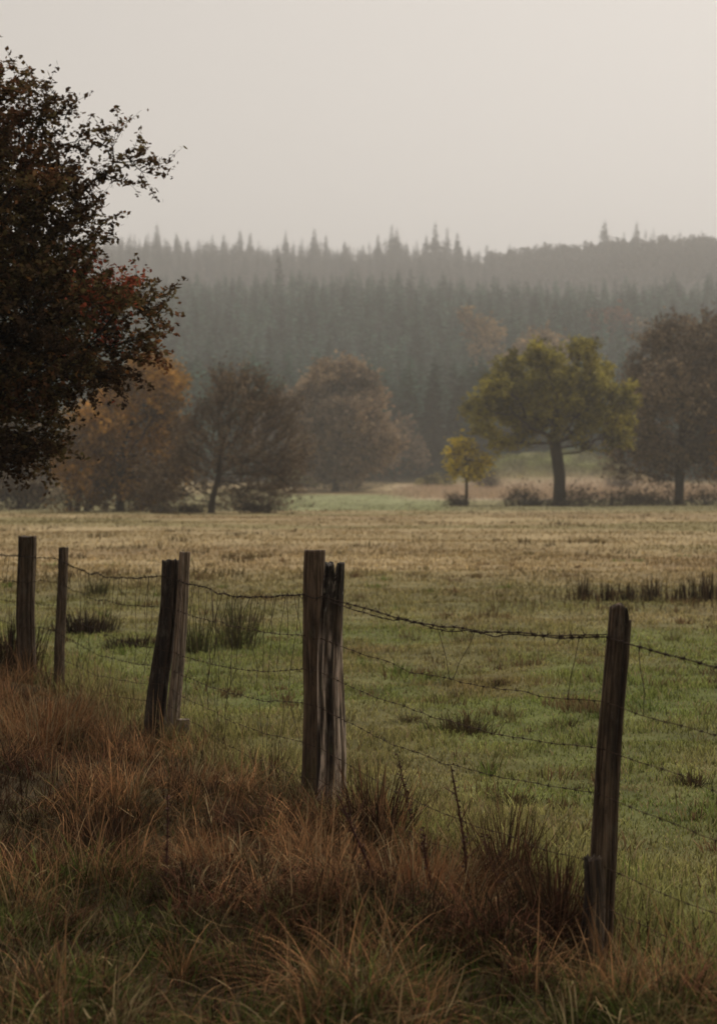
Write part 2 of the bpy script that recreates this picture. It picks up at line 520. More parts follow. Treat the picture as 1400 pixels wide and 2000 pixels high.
add_post(6, (653, 1096), (642, 1610), Y_C - 0.12, 39, 66, 0.115, 2.6, wood_col(BLACKW * 1.5, BROWN * 0.95, 97, 0.3, patch_c2), "rotten split post with charred broken top and bare grey grain", grooves=14, gdepth=0.026, notch=0.012, notches=((FRONT + 0.12, 0.2, 0.05), (pi / 2 - 0.12, 0.25, 0.05), (FRONT - 0.6, 0.5, 0.014)), chips=0.007, nr=84, nh=120)

def patch_d(c, TH, T, Z, g, s, s2):
    d = (TH - (FRONT + 0.25) + pi) % (2 * pi) - pi
    blk = np.exp(-((d - 0.1 * np.sin(T * 9)) / 0.35) ** 2) * sstep(0.48, 0.6, T)
    return mixc(c, BLACKW * 0.9, blk * 0.85)
add_post(7, (1209, 1177), (1166, 1850), Y_D, 43, 52, 0.085, 3.0, wood_col(DKBR, BROWN * 1.15, 101, 0.35, patch_d), "tall leaning dark brown post with a stepped split top", grooves=9, gdepth=0.018, notch=0.02, notches=((0.0, 1.25, 0.055),), nr=84, nh=120)
# posts just out of the frame at both ends, so that the wires end on something
in_fence(post_mesh(8, (-4.25, 20.3, -0.1), (-4.25, 20.3, 1.2), 0.12, 0.1, 0.1, 2.4, wood_col(DKBR, BROWN, 103)))
in_fence(post_mesh(9, (1.95, 4.0, -0.1), (1.97, 4.0, 1.2), 0.12, 0.1, 0.1, 2.4, wood_col(DKBR, BROWN, 107)))

# --- wires
WIREC = np.array((0.050, 0.034, 0.026)); WIREG = np.array((0.14, 0.125, 0.115))
def post_pt(px, py, Y, off=0.07):
    p = at(px, py, Y)
    return p - np.array((FN[0], FN[1], 0)) * off * 0.75 - np.array((0, off * 0.35, 0))
def strand_nodes(k):
    """where strand k (0 = top) is stapled on each post, front faces"""
    rows = {   # pixels on A-left, A, A2, B, B2, C1, C2, D, right end
        0: ((-1.0, 1.10), (53, 1085), (124, 1091), (332, 1124), (357, 1131), (614, 1160), (655, 1163), (1203, 1242), (1.0, 1.05)),
        1: ((-1.0, .90), (53, 1136), (123, 1136), (325, 1184), (354, 1190), (612, 1240), (652, 1246), (1198, 1368), (1.0, .86)),
        2: ((-1.0, .72), (53, 1176), (121, 1182), (319, 1264), (350, 1272), (611, 1305), (651, 1312), (1191, 1458), (1.0, .70)),
        3: ((-1.0, .54), (53, 1222), (120, 1232), (313, 1298), (346, 1306), (609, 1371), (650, 1380), (1185, 1545), (1.0, .52)),
        4: ((-1.0, .36), (52, 1262), (119, 1280), (309, 1334), (343, 1342), (607, 1447), (648, 1458), (1178, 1678), (1.0, .34)),
        5: ((-1.0, .18), (52, 1300), (118, 1316), (305, 1366), (340, 1374), (605, 1515), (646, 1520), (1172, 1752), (1.0, .18)),
    }[k]
    Ys = (None, Y_A, Y_A2, Y_B, Y_B - 0.1, Y_C + 0.03, Y_C - 0.12, Y_D, None)
    pts = []
    for i, (r, Y) in enumerate(zip(rows, Ys)):
        if i == 0: pts.append(np.array((-4.31, 20.24, r[1])))
        elif i == 8: pts.append(np.array((1.89, 3.95, r[1])))
        else: pts.append(post_pt(r[0], r[1], Y, (0, .085, .055, .085, .055, .065, .08, .06)[i]))
    return pts
SAG = {0: (.05, .0, .065, .0, .045, .0, .055, .05), 1: (.04, 0, .05, 0, .03, 0, .05, .04), 2: (.04, 0, .05, 0, .05, 0, .06, .04),
       3: (.03, 0, .05, 0, .05, 0, .07, .04), 4: (.03, 0, .04, 0, .04, 0, .06, .04), 5: (.03, 0, .04, 0, .04, 0, .05, .03)}
def span_pts(p, q, sag, rng, wob=0.008, step=0.025):
    L = np.linalg.norm(q - p); n = max(4, int(L / step))
    t = np.linspace(0, 1, n + 1)[:-1]
    P = p + (q - p) * t[:, None]
    P[:, 2] -= sag * 4 * t * (1 - t)
    edge = np.sin(pi * t)
    P[:, 2] += (fbm(t * L * 3.5, t * 0 + rng.uniform(0, 50), 5, 3) - 0.5) * wob * 5 * edge
    P[:, 0] += (fbm(t * L * 4.0, t * 0 + rng.uniform(0, 50), 6, 2) - 0.5) * wob * 2 * edge
    return P
wire_spans = {}
def make_strand(k, barbed):
    rng = np.random.default_rng(500 + k)
    N = strand_nodes(k)
    path = []
    for i in range(len(N) - 1):
        sp = span_pts(N[i], N[i + 1], SAG[k][i], rng, 0.009)
        wire_spans[(k, i)] = sp
        path.append(sp)
    path = np.concatenate(path + [N[-1][None]])
    mb = MB()
    s = np.concatenate(((0,), np.cumsum(np.linalg.norm(np.diff(path, axis=0), axis=1))))
    if k == 0:
        m = int(s[-1] / 0.012)
        ss = np.linspace(0, s[-1], m)
        fine = np.stack([np.interp(ss, s, path[:, j]) for j in range(3)], 1)
        tw = ss / 0.045 * pi
        for ph in (0, pi):
            off = np.stack((np.cos(tw + ph) * 0.0022 * FN[0], np.cos(tw + ph) * 0.0022 * FN[1], np.sin(tw + ph) * 0.0024), 1)
            tube(mb, fine + off, 0.0015, WIREC, 4)
    else:
        tube(mb, path, 0.0014, np.array((0.075, 0.047, 0.032)), 4)
    # barbs (or the knots of the netting)
    pos = np.arange(0.05, s[-1], 0.105 if barbed else 0.15)
    pos = pos + rng.normal(size=len(pos)) * 0.012
    c = np.stack([np.interp(pos, s, path[:, j]) for j in range(3)], 1)
    along = np.array((-FU[0], -FU[1], 0))
    prisms(mb, c - along * 0.009, c + along * 0.009, np.full(len(c), .0050 if k == 0 else .0026), np.full(len(c), .0050 if k == 0 else .0026), WIREC * 0.9, 5)
    for q in range(4 if barbed else 1):
        d = rng.normal(size=(len(c), 3)) * 0.5 + np.array((0, 0, 1.0 if q % 2 else -1.0)) * 0.9 + np.array((FN[0], FN[1], 0)) * (0.8 if q < 2 else -0.8)
        d = unit(d) * (0.025 if k == 0 else 0.015 if barbed else 0.010) * rng.uniform(0.6, 1.2, (len(c), 1))
        prisms(mb, c, c + d, np.full(len(c), .0024 if k == 0 else .0016), np.full(len(c), .0008), WIREC, 3)
    name = "barbed_wire" if barbed else "line_wire"
    o = mb.build(name, M_WIRE, fence, smooth=True)
    o.location = (-FO[0], -FO[1], 0)
    return o
for k in range(6):
    make_strand(k, k < 4)
# a slack second barbed strand hanging under the top one, right bay
rng = np.random.default_rng(77)
N0 = strand_nodes(0)
mb = MB()
loose = np.concatenate((span_pts(N0[6] + np.array((0, 0, -0.012)), N0[7] + np.array((0, 0, 0.008)), 0.062, rng, 0.011, 0.02), (N0[7] + np.array((0, 0, .008)))[None]))
tube(mb, loose, 0.0019, WIREC, 4)
c = loose[3::5]
for q in range(4):
    d = unit(rng.normal(size=(len(c), 3))) * 0.019
    prisms(mb, c - d * 0.2, c + d, np.full(len(c), .0026), np.full(len(c), .0008), WIREC, 3)
o = mb.build("barbed_wire", M_WIRE, fence, smooth=True); o.location = (-FO[0], -FO[1], 0)

# netting: the upright stay wires of each bay, one woven sheet per bay
def netting(i, spacing, miss, rng, rows=5):
    mb = MB()
    a = wire_spans[(0, i)]
    n = int(np.linalg.norm(a[-1] - a[0]) / spacing)
    for q in range(1, n + 1):
        t = (q - 0.5 + rng.normal() * 0.16) / n
        if rng.random() < miss: continue
        pts = []
        t2 = t
        for r in range(rows + 1):
            sp = wire_spans[(r, i)]
            pts.append(sp[min(len(sp) - 1, max(0, int(t2 * (len(sp) - 1))))])
            t2 += rng.normal() * 0.03
            if r >= 1 and rng.random() < (0.7 if i > 5 else 0.3): break
        pts = np.array(pts)
        tt = np.linspace(0, len(pts) - 1, (len(pts) - 1) * 6 + 1)
        P = np.stack([np.interp(tt, np.arange(len(pts)), pts[:, j]) for j in range(3)], 1)
        P[:, 0] += (fbm(tt * 1.6, tt * 0 + q * 7.3, 3, 2) - 0.5) * 0.025
        tube(mb, P, 0.0017, WIREC * 1.1, 3)
    if mb.n:
        o = mb.build("wire_netting", M_WIRE, fence); o.location = (-FO[0], -FO[1], 0)
rng = np.random.default_rng(88)
for i, sp_, ms in ((0, 0.2, .1), (2, 0.11, .1), (4, 0.10, .12), (6, 0.4, .72), (7, 0.5, .7)):
    netting(i, sp_, ms, rng)

# --- broken stumps that stand free beside the posts
def stump(pt, pb, Y, wt, wb, dep, colf, label, seed, **kw):
    top = at(pt[0], pt[1], Y); base = at(pb[0], pb[1], Y)
    base = base + np.array((0, 0, -0.12))
    o = post_mesh(seed, base, top, wb * Y / F, wt * Y / F, dep, 2.3, colf, **kw).build("post_stump", M_WOOD, smooth=True, origin=(base[0], base[1], 0))
    tag(o, label, "stump")
stump((357, 1404), (356, 1460), Y_B - 0.2, 24, 24, 0.075, wood_col(BROWN, GREYW * 0.8, 111), "short round cut stump at the foot of the pale leaning pole", 21, notch=0.004)
stump((1158, 1668), (1156, 1850), Y_D - 0.1, 34, 50, 0.08, wood_col(BLACKW * 2, BROWN * 0.8, 113), "broken blackened post stump leaning on the tall post at right", 22, notch=0.03, grooves=8, gdepth=0.012)

# ------------------------------------------------------------------ trees
def lobes_sample(rng, lobes, n, shell=0.45):
    vol = np.array([l[3] * l[4] * l[5] for l in lobes]); vol = vol ** 0.72
    idx = rng.choice(len(lobes), n, p=vol / vol.sum())
    L = np.array(lobes)[idx]
    d = unit(rng.normal(size=(n, 3)))
    r = rng.random(n) ** shell
    return L[:, :3] + d * r[:, None] * L[:, 3:6]

def grow(rng, trunk, A, step, di, dk, trop=(0, 0, 0.0), jit=0.12, maxit=160):
    """branches grown from the trunk towards points of the crown (space colonisation)"""
    trunk = np.asarray(trunk, float)
    seg = np.linalg.norm(np.diff(trunk, axis=0), axis=1); s = np.concatenate(((0,), np.cumsum(seg)))
    m = max(3, int(s[-1] / step))
    ss = np.linspace(0, s[-1], m)
    pts = [p for p in np.stack([np.interp(ss, s, trunk[:, j]) for j in range(3)], 1)]
    par = [-1] + list(range(m - 1))
    kids = [1] * m
    P0 = np.array(pts)
    D = np.linalg.norm(A[:, None] - P0[None], axis=2)
    ni, nd = D.argmin(1), D.min(1)
    trop = np.asarray(trop, float)
    for it in range(maxit):
        ok = nd < di
        if not ok.any(): break
        P = np.array(pts)
        acc = np.zeros_like(P)
        np.add.at(acc, ni[ok], unit(A[ok] - P[ni[ok]]))
        act = np.where(np.linalg.norm(acc, axis=1) > 1e-6)[0]
        act = [a for a in act if kids[a] < 4]
        if not act: break
        new = P[act] + step * unit(unit(acc[act]) + trop + rng.normal(size=(len(act), 3)) * jit)
        base = len(pts)
        for a, q in zip(act, new):
            pts.append(q); par.append(int(a)); kids[a] += 1; kids.append(0)
        D = np.linalg.norm(A[:, None] - new[None], axis=2)
        dm, di_ = D.min(1), D.argmin(1)
        better = dm < nd
        ni = np.where(better, base + di_, ni); nd = np.minimum(nd, dm)
        keep = nd > dk
        A, ni, nd = A[keep], ni[keep], nd[keep]
        if len(A) == 0: break
    P = np.array(pts); par = np.array(par)
    return P, par, m

def radii(par, tip, ex=2.25):
    r = np.zeros(len(par)); acc = np.zeros(len(par)); nk = np.zeros(len(par), int)
    for i in range(len(par) - 1, -1, -1):
        r[i] = tip if acc[i] == 0 else acc[i] ** (1 / ex)
        if par[i] >= 0:
            acc[par[i]] += r[i] ** ex; nk[par[i]] += 1
    return r, nk

def limb_mesh(P, par, r, col, rmin=0.0, flare=None):
    mb = MB()
    i = np.where((par >= 0) & (r >= rmin))[0]
    pa = par[i]
    r0 = np.minimum(r[pa], r[i] * 1.35)
    if flare is not None:
        fl = 1 + 0.7 * np.exp(-(P[:, 2] - P[0, 2]) / flare)
        r0 = r0 * fl[pa]; r1 = r[i] * fl[i]
    else: r1 = r[i]
    d = unit(P[i] - P[pa])
    thick = r1 > np.median(r1) * 2.0
    for sel, k in ((thick, 7), (~thick, 4)):
        if sel.any():
            prisms(mb, (P[pa] - d * (r0 * 0.25)[:, None])[sel], P[i][sel], r0[sel], r1[sel], np.asarray(col), k)
    return mb

def twigs_and_leaves(rng, P, par, r, nk, rmax, ntw, tl, tw, nleaf, ls, colf, twcol, up=0.15, spread=0.8, centre=None, flat=0.3, droop=0.0, jitter=0.4):
    mb = MB()
    i = np.where((par >= 0) & (r <= rmax))[0]
    i = np.repeat(i, ntw)
    n = len(i)
    d0 = unit(P[i] - P[par[i]])
    out = unit(P[i] - (P.mean(0) if centre is None else np.asarray(centre)))
    d = unit(d0 + out * 0.5 + rng.normal(size=(n, 3)) * spread + np.array((0, 0, up)))
    L = tl * rng.uniform(0.5, 1.3, n)
    mid = P[i] + d * (L * 0.55)[:, None]
    d2 = unit(d + rng.normal(size=(n, 3)) * 0.35 + np.array((0, 0, -droop)))
    end = mid + d2 * (L * 0.45)[:, None]
    if tw > 0:
        prisms(mb, P[i], mid, np.full(n, tw), np.full(n, tw * 0.75), twcol, 3)
        prisms(mb, mid, end, np.full(n, tw * 0.75), np.full(n, tw * 0.3), twcol, 3)
    if nleaf:
        j = np.repeat(np.arange(n), nleaf)
        t = rng.uniform(0.25, 1.1, len(j))[:, None]
        base = np.where(t < 0.55, P[i][j] + (mid - P[i])[j] * (t / 0.55), mid[j] + (end - mid)[j] * ((t - 0.55) / 0.45))
        Q = base + rng.normal(size=(len(j), 3)) * ls * jitter
        leaf_quads(mb, Q, ls * rng.uniform(0.6, 1.3, len(j)), colf(Q, rng), rng, flat)
    return mb

def clump_col(cols, cell, seed, weights=None, vary=0.25):
    cols = np.asarray(cols, float)
    def fn(Q, rng):
        a = fbm(Q[:, 0] / cell + Q[:, 1] / cell * 0.6, Q[:, 2] / cell, seed, 2)
        a = np.clip((a - 0.25) / 0.5 + rng.normal(size=len(Q)) * 0.18, 0, 0.9999)
        x = a * (len(cols) - 1); k = x.astype(int)
        c = mixc(cols[k], cols[np.minimum(k + 1, len(cols) - 1)], x - k)
        return c * (1 + rng.normal(size=(len(Q), 1)) * vary).clip(0.35, 1.8)
    return fn

def make_tree(name, label, cat, base, trunk, lobes, seed, n_attr, step, dk, tip, bark, tw, leaf, group=None, trop=(0, 0, 0), lim_min=0.0, leafmat=None, shell=0.45, ex=2.25, flare=0.5, rmaxf=2.0, girth=1.0):
    """trunk points and crown lobes are given relative to the base"""
    rng = np.random.default_rng(seed)
    root = empty(name, base)
    tag(root, label, cat, group)
    A = lobes_sample(rng, lobes, n_attr, shell)
    P, par, m = grow(rng, trunk, A, step, 50.0, dk, trop)
    r, nk = radii(par, tip, ex)
    r[:m] *= girth
    limb_mesh(P, par, r, bark, lim_min, flare).build("trunk", M_BARK, root, smooth=True)
    cen = np.array(lobes)[:, :3].mean(0) * np.array((1, 1, 0.75))
    mb = twigs_and_leaves(rng, P, par, r, nk, tip * rmaxf, tw["n"], tw["len"], tw["w"], leaf["n"], leaf["s"], leaf["col"], np.asarray(tw["col"]),
                          tw.get("up", .15), tw.get("spread", .8), cen, leaf.get("flat", .3), tw.get("droop", 0), leaf.get("jit", 0.8))
    mb.build("crown", leafmat or M_FARLEAF, root)
    return root

# --- the near hawthorn that hangs into the picture from the left
HB = np.array((-4.45, 15.0, 0.0))
def haw_col(Q, rng):
    cols = np.array(((0.055, 0.034, 0.020), (0.090, 0.052, 0.028), (0.115, 0.090, 0.036), (0.150, 0.068, 0.034)))
    c = clump_col(cols, 0.45, 201, vary=0.4)(Q, rng)
    W = Q + HB
    red = np.exp(-(((W[:, 0] + 1.80) / 0.26) ** 2 + ((W[:, 2] - 3.18) / 0.17) ** 2)) + 0.6 * np.exp(-(((W[:, 0] + 1.93) / 0.10) ** 2 + ((W[:, 2] - 2.75) / 0.22) ** 2))
    patchy = sstep(0.45, 0.6, fbm(W[:, 0] * 9, W[:, 2] * 9, 203, 2))
    hit = rng.random(len(Q)) < red * 0.75 * patchy
    c[hit] = np.array((0.30, 0.075, 0.040)) * rng.uniform(0.5, 1.6, (hit.sum(), 1))
    fleck = rng.random(len(Q)) < 0.012 + 0.05 * sstep(-2.4, -1.7, W[:, 0]) * (1 - sstep(3.3, 3.8, W[:, 2]))
    c[fleck] = np.array((0.27, 0.12, 0.04)) * rng.uniform(0.6, 1.3, (fleck.sum(), 1))
    return c
HL = [(0.2, 0, 3.15, 1.95, 2.0, 1.75), (1.6, 0.0, 3.62, 0.95, 1.0, 0.5), (1.0, 0.0, 4.08, 1.1, 1.0, 0.52), (0.3, 0.0, 4.5, 1.0, 1.0, 0.48), (1.85, 0.0, 2.98, 0.95, 1.0, 0.36), (1.65, 0.0, 2.55, 1.0, 1.0, 0.34), (1.2, 0, 2.15, 1.0, 1.0, 0.4),
      (2.2, 0, 4.18, 0.50, 0.15, 0.05), (2.45, 0.1, 3.93, 0.45, 0.12, 0.04), (2.62, 0, 2.98, 0.40, 0.4, 0.12), (2.5, 0.2, 2.66, 0.42, 0.3, 0.09), (2.4, -0.1, 2.42, 0.40, 0.3, 0.10), (1.85, 0, 1.86, 0.35, 0.4, 0.09), (1.9, 0, 4.48, 0.3, 0.3, 0.10), (1.6, 0, 4.62, 0.35, 0.3, 0.12)]
make_tree("hawthorn_tree", "dark near tree with small brown and red leaves reaching in from the left edge", "tree", HB,
          ((0, 0, -0.1), (0.1, 0.05, 0.6), (0.05, 0.1, 1.2), (0.2, 0, 1.7)), HL, 11, 8000, 0.12, 0.16, 0.0040, (0.030, 0.022, 0.017),
          dict(n=5, len=0.28, w=0.0026, col=(0.032, 0.022, 0.016), up=0.0, spread=0.65), dict(n=20, s=0.027, col=haw_col, flat=0.5, jit=0.6),
          leafmat=M_LEAF, shell=0.55, flare=0.3)

# --- the field trees
def rel(px0, Y, z0, *pts):
    """pixels -> points relative to a tree base that stands at px0, distance Y"""
    b = at(px0, 0, Y)
    out = []
    for (px, py) in pts:
        p = at(px, py, Y)
        out.append((p[0] - b[0], 0.0, p[2] - z0))
    return out
def lobes_px(px0, Y, z0, L, depth=1.0):
    """lobes as (px, py, half width px, half height px); they spread in depth as the crown does across"""
    out = []
    rng = np.random.default_rng(int(px0))
    xs_ = np.array([l[0] for l in L], float); ws_ = np.array([l[2] for l in L], float)
    mid, half = ((xs_ - ws_).min() + (xs_ + ws_).max()) / 2, ((xs_ + ws_).max() - (xs_ - ws_).min()) / 2
    for i, (px, py, w, h) in enumerate(L):
        p = rel(px0, Y, z0, (px, py))[0]
        rw, rh = w * Y / F, h * Y / F
        room = math.sqrt(max(0.0, 1 - min(1.0, abs(px - mid) / half) ** 2)) * half * Y / F
        off = (-1 if i % 2 else 1) * rng.uniform(0.1, 0.75) * max(0.0, room - rw * 0.6) * depth
        out.append((p[0], off, p[2], rw, rw * 1.05, rh))
    return out
def tree_base(px, Y):
    x = at(px, 0, Y)[0]
    return np.array((x, Y, float(gz(x, Y)) - 0.05))

BARK_FAR = (0.045, 0.035, 0.027)
YG = np.array(((0.150, 0.132, 0.038), (0.285, 0.250, 0.055), (0.430, 0.365, 0.080)))
OR = np.array(((0.175, 0.112, 0.048), (0.330, 0.190, 0.060), (0.520, 0.290, 0.070)))
BR = np.array(((0.155, 0.118, 0.082), (0.235, 0.175, 0.116), (0.335, 0.248, 0.160)))
def tree_px(name, label, px, Y, trunk, L, seed, n_attr, step, dk, tip, cols, cell, tw, leaf, group=None, trop=(0, 0, 0), depth=0.95, ex=2.25, shell=0.45, bark=BARK_FAR, girth=1.25):
    b = tree_base(px, Y)
    tp = [(0, 0, -0.3)] + rel(px, Y, b[2], *trunk)
    leaf = dict(leaf); leaf["col"] = clump_col(cols, cell, seed + 400)
    return make_tree(name, label, "tree", b, tp, lobes_px(px, Y, b[2], L, depth), seed, n_attr, step, dk, tip, bark, tw, leaf, group, trop, shell=shell, ex=ex, girth=girth)

G_FIELD = "autumn trees along the far side of the field"
TWB = (0.140, 0.110, 0.082)
tree_px("oak_tree", "spreading oak with yellow green crown and dark forked limbs at far field edge", 1092, 164, ((1092, 930), (1085, 880), (1080, 850)),
        [(940, 797, 34, 24), (975, 762, 36, 28), (1002, 724, 36, 26), (1046, 710, 40, 25), (1090, 716, 34, 27), (1140, 692, 36, 28), (1175, 730, 34, 30), (1204, 772, 32, 30),
         (1218, 822, 26, 32), (1195, 852, 36, 24), (1140, 760, 40, 28), (1146, 812, 40, 26), (1096, 775, 30, 26), (1050, 760, 34, 20), (1000, 802, 40, 20), (955, 842, 34, 16), (1042, 832, 42, 18), (1105, 850, 40, 20), (1000, 864, 40, 14), (1150, 868, 36, 14), (1060, 790, 90, 60), (1130, 790, 80, 70), (1000, 790, 55, 40), (1170, 800, 45, 60)],
        31, 1900, 0.5, 0.75, 0.035, YG, 1.7, dict(n=4, len=0.9, w=0.018, col=(0.06, 0.05, 0.03)), dict(n=11, s=0.23, flat=0.5), G_FIELD, ex=2.25, shell=0.36, girth=1.35)
tree_px("young_tree", "small young tree with bright yellow leaves left of the big oak", 911, 162, ((911, 945), (909, 905), (908, 880)),
        [(905, 880, 28, 22), (885, 905, 20, 20), (935, 905, 25, 18), (910, 925, 36, 14)],
        32, 260, 0.35, 0.5, 0.022, np.array(((0.34, 0.26, 0.05), (0.56, 0.43, 0.06), (0.66, 0.52, 0.07))), 1.2, dict(n=3, len=0.7, w=0.014, col=(0.06, 0.045, 0.03)), dict(n=5, s=0.22, flat=0.4), G_FIELD)
tree_px("round_tree", "tall brown leafed round tree right of the oak, cut by the right edge", 1326, 172, ((1326, 930), (1328, 880), (1332, 830)),
        [(1320, 680, 70, 62), (1385, 690, 60, 70), (1270, 755, 50, 60), (1330, 770, 90, 70), (1400, 800, 60, 80), (1250, 850, 45, 55), (1320, 880, 80, 45), (1215, 900, 32, 42), (1400, 890, 45, 50)],
        33, 1900, 0.55, 0.85, 0.03, BR * 0.9, 3.0, dict(n=6, len=1.5, w=0.016, col=TWB, up=0.3), dict(n=6, s=0.22), G_FIELD, ex=2.2)
tree_px("orange_tree", "orange leaved tree mostly beyond the right edge beside the brown one", 1452, 168, ((1452, 930), (1452, 890)),
        [(1440, 850, 52, 65), (1470, 800, 50, 50), (1430, 900, 40, 30)],
        34, 420, 0.55, 0.85, 0.03, OR, 2.0, dict(n=3, len=1.1, w=0.016, col=TWB), dict(n=6, s=0.26), G_FIELD)
tree_px("tawny_tree", "tree with orange top and thin brown lower boughs behind the near dark tree", 234, 130, ((234, 960), (236, 930), (240, 890)),
        [(290, 740, 55, 42), (325, 775, 40, 42), (240, 790, 60, 55), (200, 850, 60, 50), (290, 850, 70, 60), (160, 900, 45, 45), (225, 920, 70, 40), (330, 910, 35, 50), (180, 955, 50, 26), (290, 960, 50, 24)],
        35, 2300, 0.42, 0.6, 0.02, OR * 0.98, 2.2, dict(n=5, len=1.1, w=0.012, col=TWB, up=0.1), dict(n=8, s=0.18), G_FIELD)
tree_px("bare_tree", "nearly bare dark brown tree with fanning branches and leaning trunk", 411, 118, ((416, 970), (428, 930), (432, 880)),
        [(432, 770, 36, 48), (480, 790, 60, 50), (520, 830, 60, 60), (430, 860, 70, 70), (548, 895, 46, 50), (385, 900, 44, 70), (490, 925, 80, 50), (340, 940, 50, 45), (440, 955, 60, 26), (355, 968, 45, 20), (500, 968, 55, 18), (560, 945, 28, 34)],
        36, 2600, 0.40, 0.56, 0.015, BR * 0.72, 2.2, dict(n=8, len=1.5, w=0.011, col=(0.110, 0.080, 0.058), up=0.6, spread=0.35), dict(n=2, s=0.12), G_FIELD, trop=(0.1, 0, 0.15))
tree_px("beech_tree", "pale brown domed tree standing farther back before the dark spruces", 655, 262, ((655, 935), (655, 900)),
        [(665, 750, 70, 45), (620, 790, 45, 50), (710, 790, 45, 45), (665, 830, 85, 55), (620, 880, 50, 40), (730, 870, 50, 45), (665, 905, 80, 32)],
        37, 1800, 0.75, 1.1, 0.035, BR * 1.25, 3.0, dict(n=5, len=1.7, w=0.022, col=(0.12, 0.085, 0.06), up=0.3), dict(n=9, s=0.36, flat=0.5), G_FIELD)
tree_px("grey_tree", "dim bare tree half hidden behind the near dark tree at left edge", 38, 140, ((40, 930), (42, 890)),
        [(30, 870, 60, 60), (80, 915, 45, 45), (-20, 890, 60, 70), (35, 950, 70, 30)],
        38, 500, 0.5, 0.8, 0.024, BR * 0.6, 2.5, dict(n=5, len=1.1, w=0.014, col=TWB), dict(n=6, s=0.2), G_FIELD)

# broadleaves at the foot of, and inside, the plantation
def forest_tree(name, label, px, py_base, Y, L, seed, cols, n=360, s=0.55):
    n, s = int(n * 1.6), s * 1.3
    x = at(px, 0, Y)[0]; z = float(gz(x, Y)) - 0.1
    b = np.array((x, Y, z))
    lob = lobes_px(px, Y, z, L)
    zc = min(l[2] - l[5] * 0.6 for l in lob)
    zc = max(zc, 1.5)
    leaf = dict(n=5, s=s, flat=0.2, col=clump_col(cols, 4.0, seed + 900))
    return make_tree(name, label, "tree", b, ((0, 0, -0.3), (0.2, 0, zc * 0.5), (0, 0, zc)), lob, seed, n, 1.3, 1.9, 0.05, BARK_FAR,
                     dict(n=4, len=2.4, w=0.03, col=(0.11, 0.08, 0.058), up=.3), leaf, "autumn broadleaves in the hillside wood")
PALE = np.array(((0.22, 0.15, 0.085), (0.36, 0.25, 0.13), (0.45, 0.31, 0.15)))
forest_tree("larch_tree", "pale golden larch leaning among dark spruces above the oak's left side", 930, 720, 500, [(912, 622, 14, 22), (930, 645, 20, 22), (958, 655, 22, 24), (940, 690, 30, 28)], 51, PALE, 320, .6)
forest_tree("birch_tree", "pale buff rounded tree showing just above the oak crown", 1055, 730, 470, [(1055, 680, 46, 32), (1030, 700, 30, 34), (1085, 700, 30, 34), (1055, 740, 50, 36)], 52, PALE * 0.85, 420, .6)
forest_tree("russet_tree", "dim reddish round tree on the slope above and right of the oak", 1195, 690, 600, [(1195, 640, 42, 38), (1170, 668, 30, 34), (1220, 670, 34, 36)], 53, np.array(((0.15, 0.08, 0.05), (0.22, 0.115, 0.07), (0.26, 0.13, 0.07))), 380, .65)
forest_tree("amber_tree", "small amber tree on the slope beside the tall brown round tree", 1258, 690, 590, [(1258, 652, 20, 24), (1262, 680, 24, 30)], 54, PALE * 0.75, 200, .6)
forest_tree("brown_tree", "grey brown tree at the wood's foot left of the domed tree", 560, 900, 335, [(560, 830, 50, 60), (520, 860, 40, 50), (590, 880, 30, 50)], 55, BR * 0.8, 420, .5)
forest_tree("brown_tree", "grey brown tree at the wood's foot between domed tree and young yellow tree", 770, 930, 335, [(770, 860, 36, 50), (800, 890, 30, 40), (745, 895, 30, 40)], 56, BR * 0.75, 360, .5)

# --- conifers
def conifer_mb(seed, H, R, levels, per, colA, colB, ragged=0.25, low=0.08):
    rng = np.random.default_rng(seed)
    mb = MB()
    prisms(mb, np.array(((0, 0, -0.5),)), np.array(((0, 0, H * 0.97),)), np.array((H * 0.012,)), np.array((0.02,)), np.array((0.04, 0.03, 0.024)), 5)
    for j in range(levels):
        t = low + (0.985 - low) * (j / (levels - 1)) ** 0.9
        rad = R * (1 - t) ** 0.74 * (0.9 + 0.25 * rng.random()) + 0.10
        n = max(4, int(per * (1 - 0.55 * t)))
        ang = rng.uniform(0, 2 * pi) + np.arange(n) * 2 * pi / n + rng.normal(size=n) * 0.25
        rr = rad * (1 + rng.normal(size=n) * ragged).clip(0.35, 1.5)
        z0 = np.full(n, t * H) + rng.normal(size=n) * H * 0.008
        d = np.stack((np.cos(ang), np.sin(ang), np.zeros(n)), 1)
        s = np.stack((-np.sin(ang), np.cos(ang), np.zeros(n)), 1)
        O = np.stack((np.zeros(n), np.zeros(n), z0), 1)
        lift = 0.28 * t - 0.22
        droop = np.array((0, 0, 1.0))
        p1 = O + d * (rr * 0.55)[:, None] + droop * (rr * lift * 0.6)[:, None]
        p2 = O + d * rr[:, None] + droop * (rr * (lift - 0.10))[:, None]
        w = (rr * 0.30 + 0.10)[:, None]
        hang = np.array((0, 0, -1.0)) * (0.16 * rr + 0.18)[:, None]
        c = mixc(colA, colB, rng.random(n))
        # two flaps that hang like a roof from each bough
        V = np.stack((O, p1 + s * w + hang, p2, p1, O, p1 - s * w + hang, p2, p1), 1)
        f = np.array(((0, 1, 2, 3), (4, 7, 6, 5)))
        F4 = (np.arange(n)[:, None, None] * 8 + f[None]).reshape(-1, 4)
        mb.add(V.reshape(-1, 3), np.repeat(c, 8, 0), f4=F4)
    return mb

SP_A, SP_B = np.array((0.028, 0.056, 0.042)), np.array((0.074, 0.128, 0.092))
rng = np.random.default_rng(900)
variants = []
for q in range(7):
    variants.append(conifer_mb(910 + q, 17.0 + rng.normal() * 1.0, 3.7 + rng.random() * 1.8, 28, 13, SP_A * (0.45 + 0.22 * q), SP_B * (0.45 + 0.22 * q)).mesh("spruce_tree", M_NEEDLE))
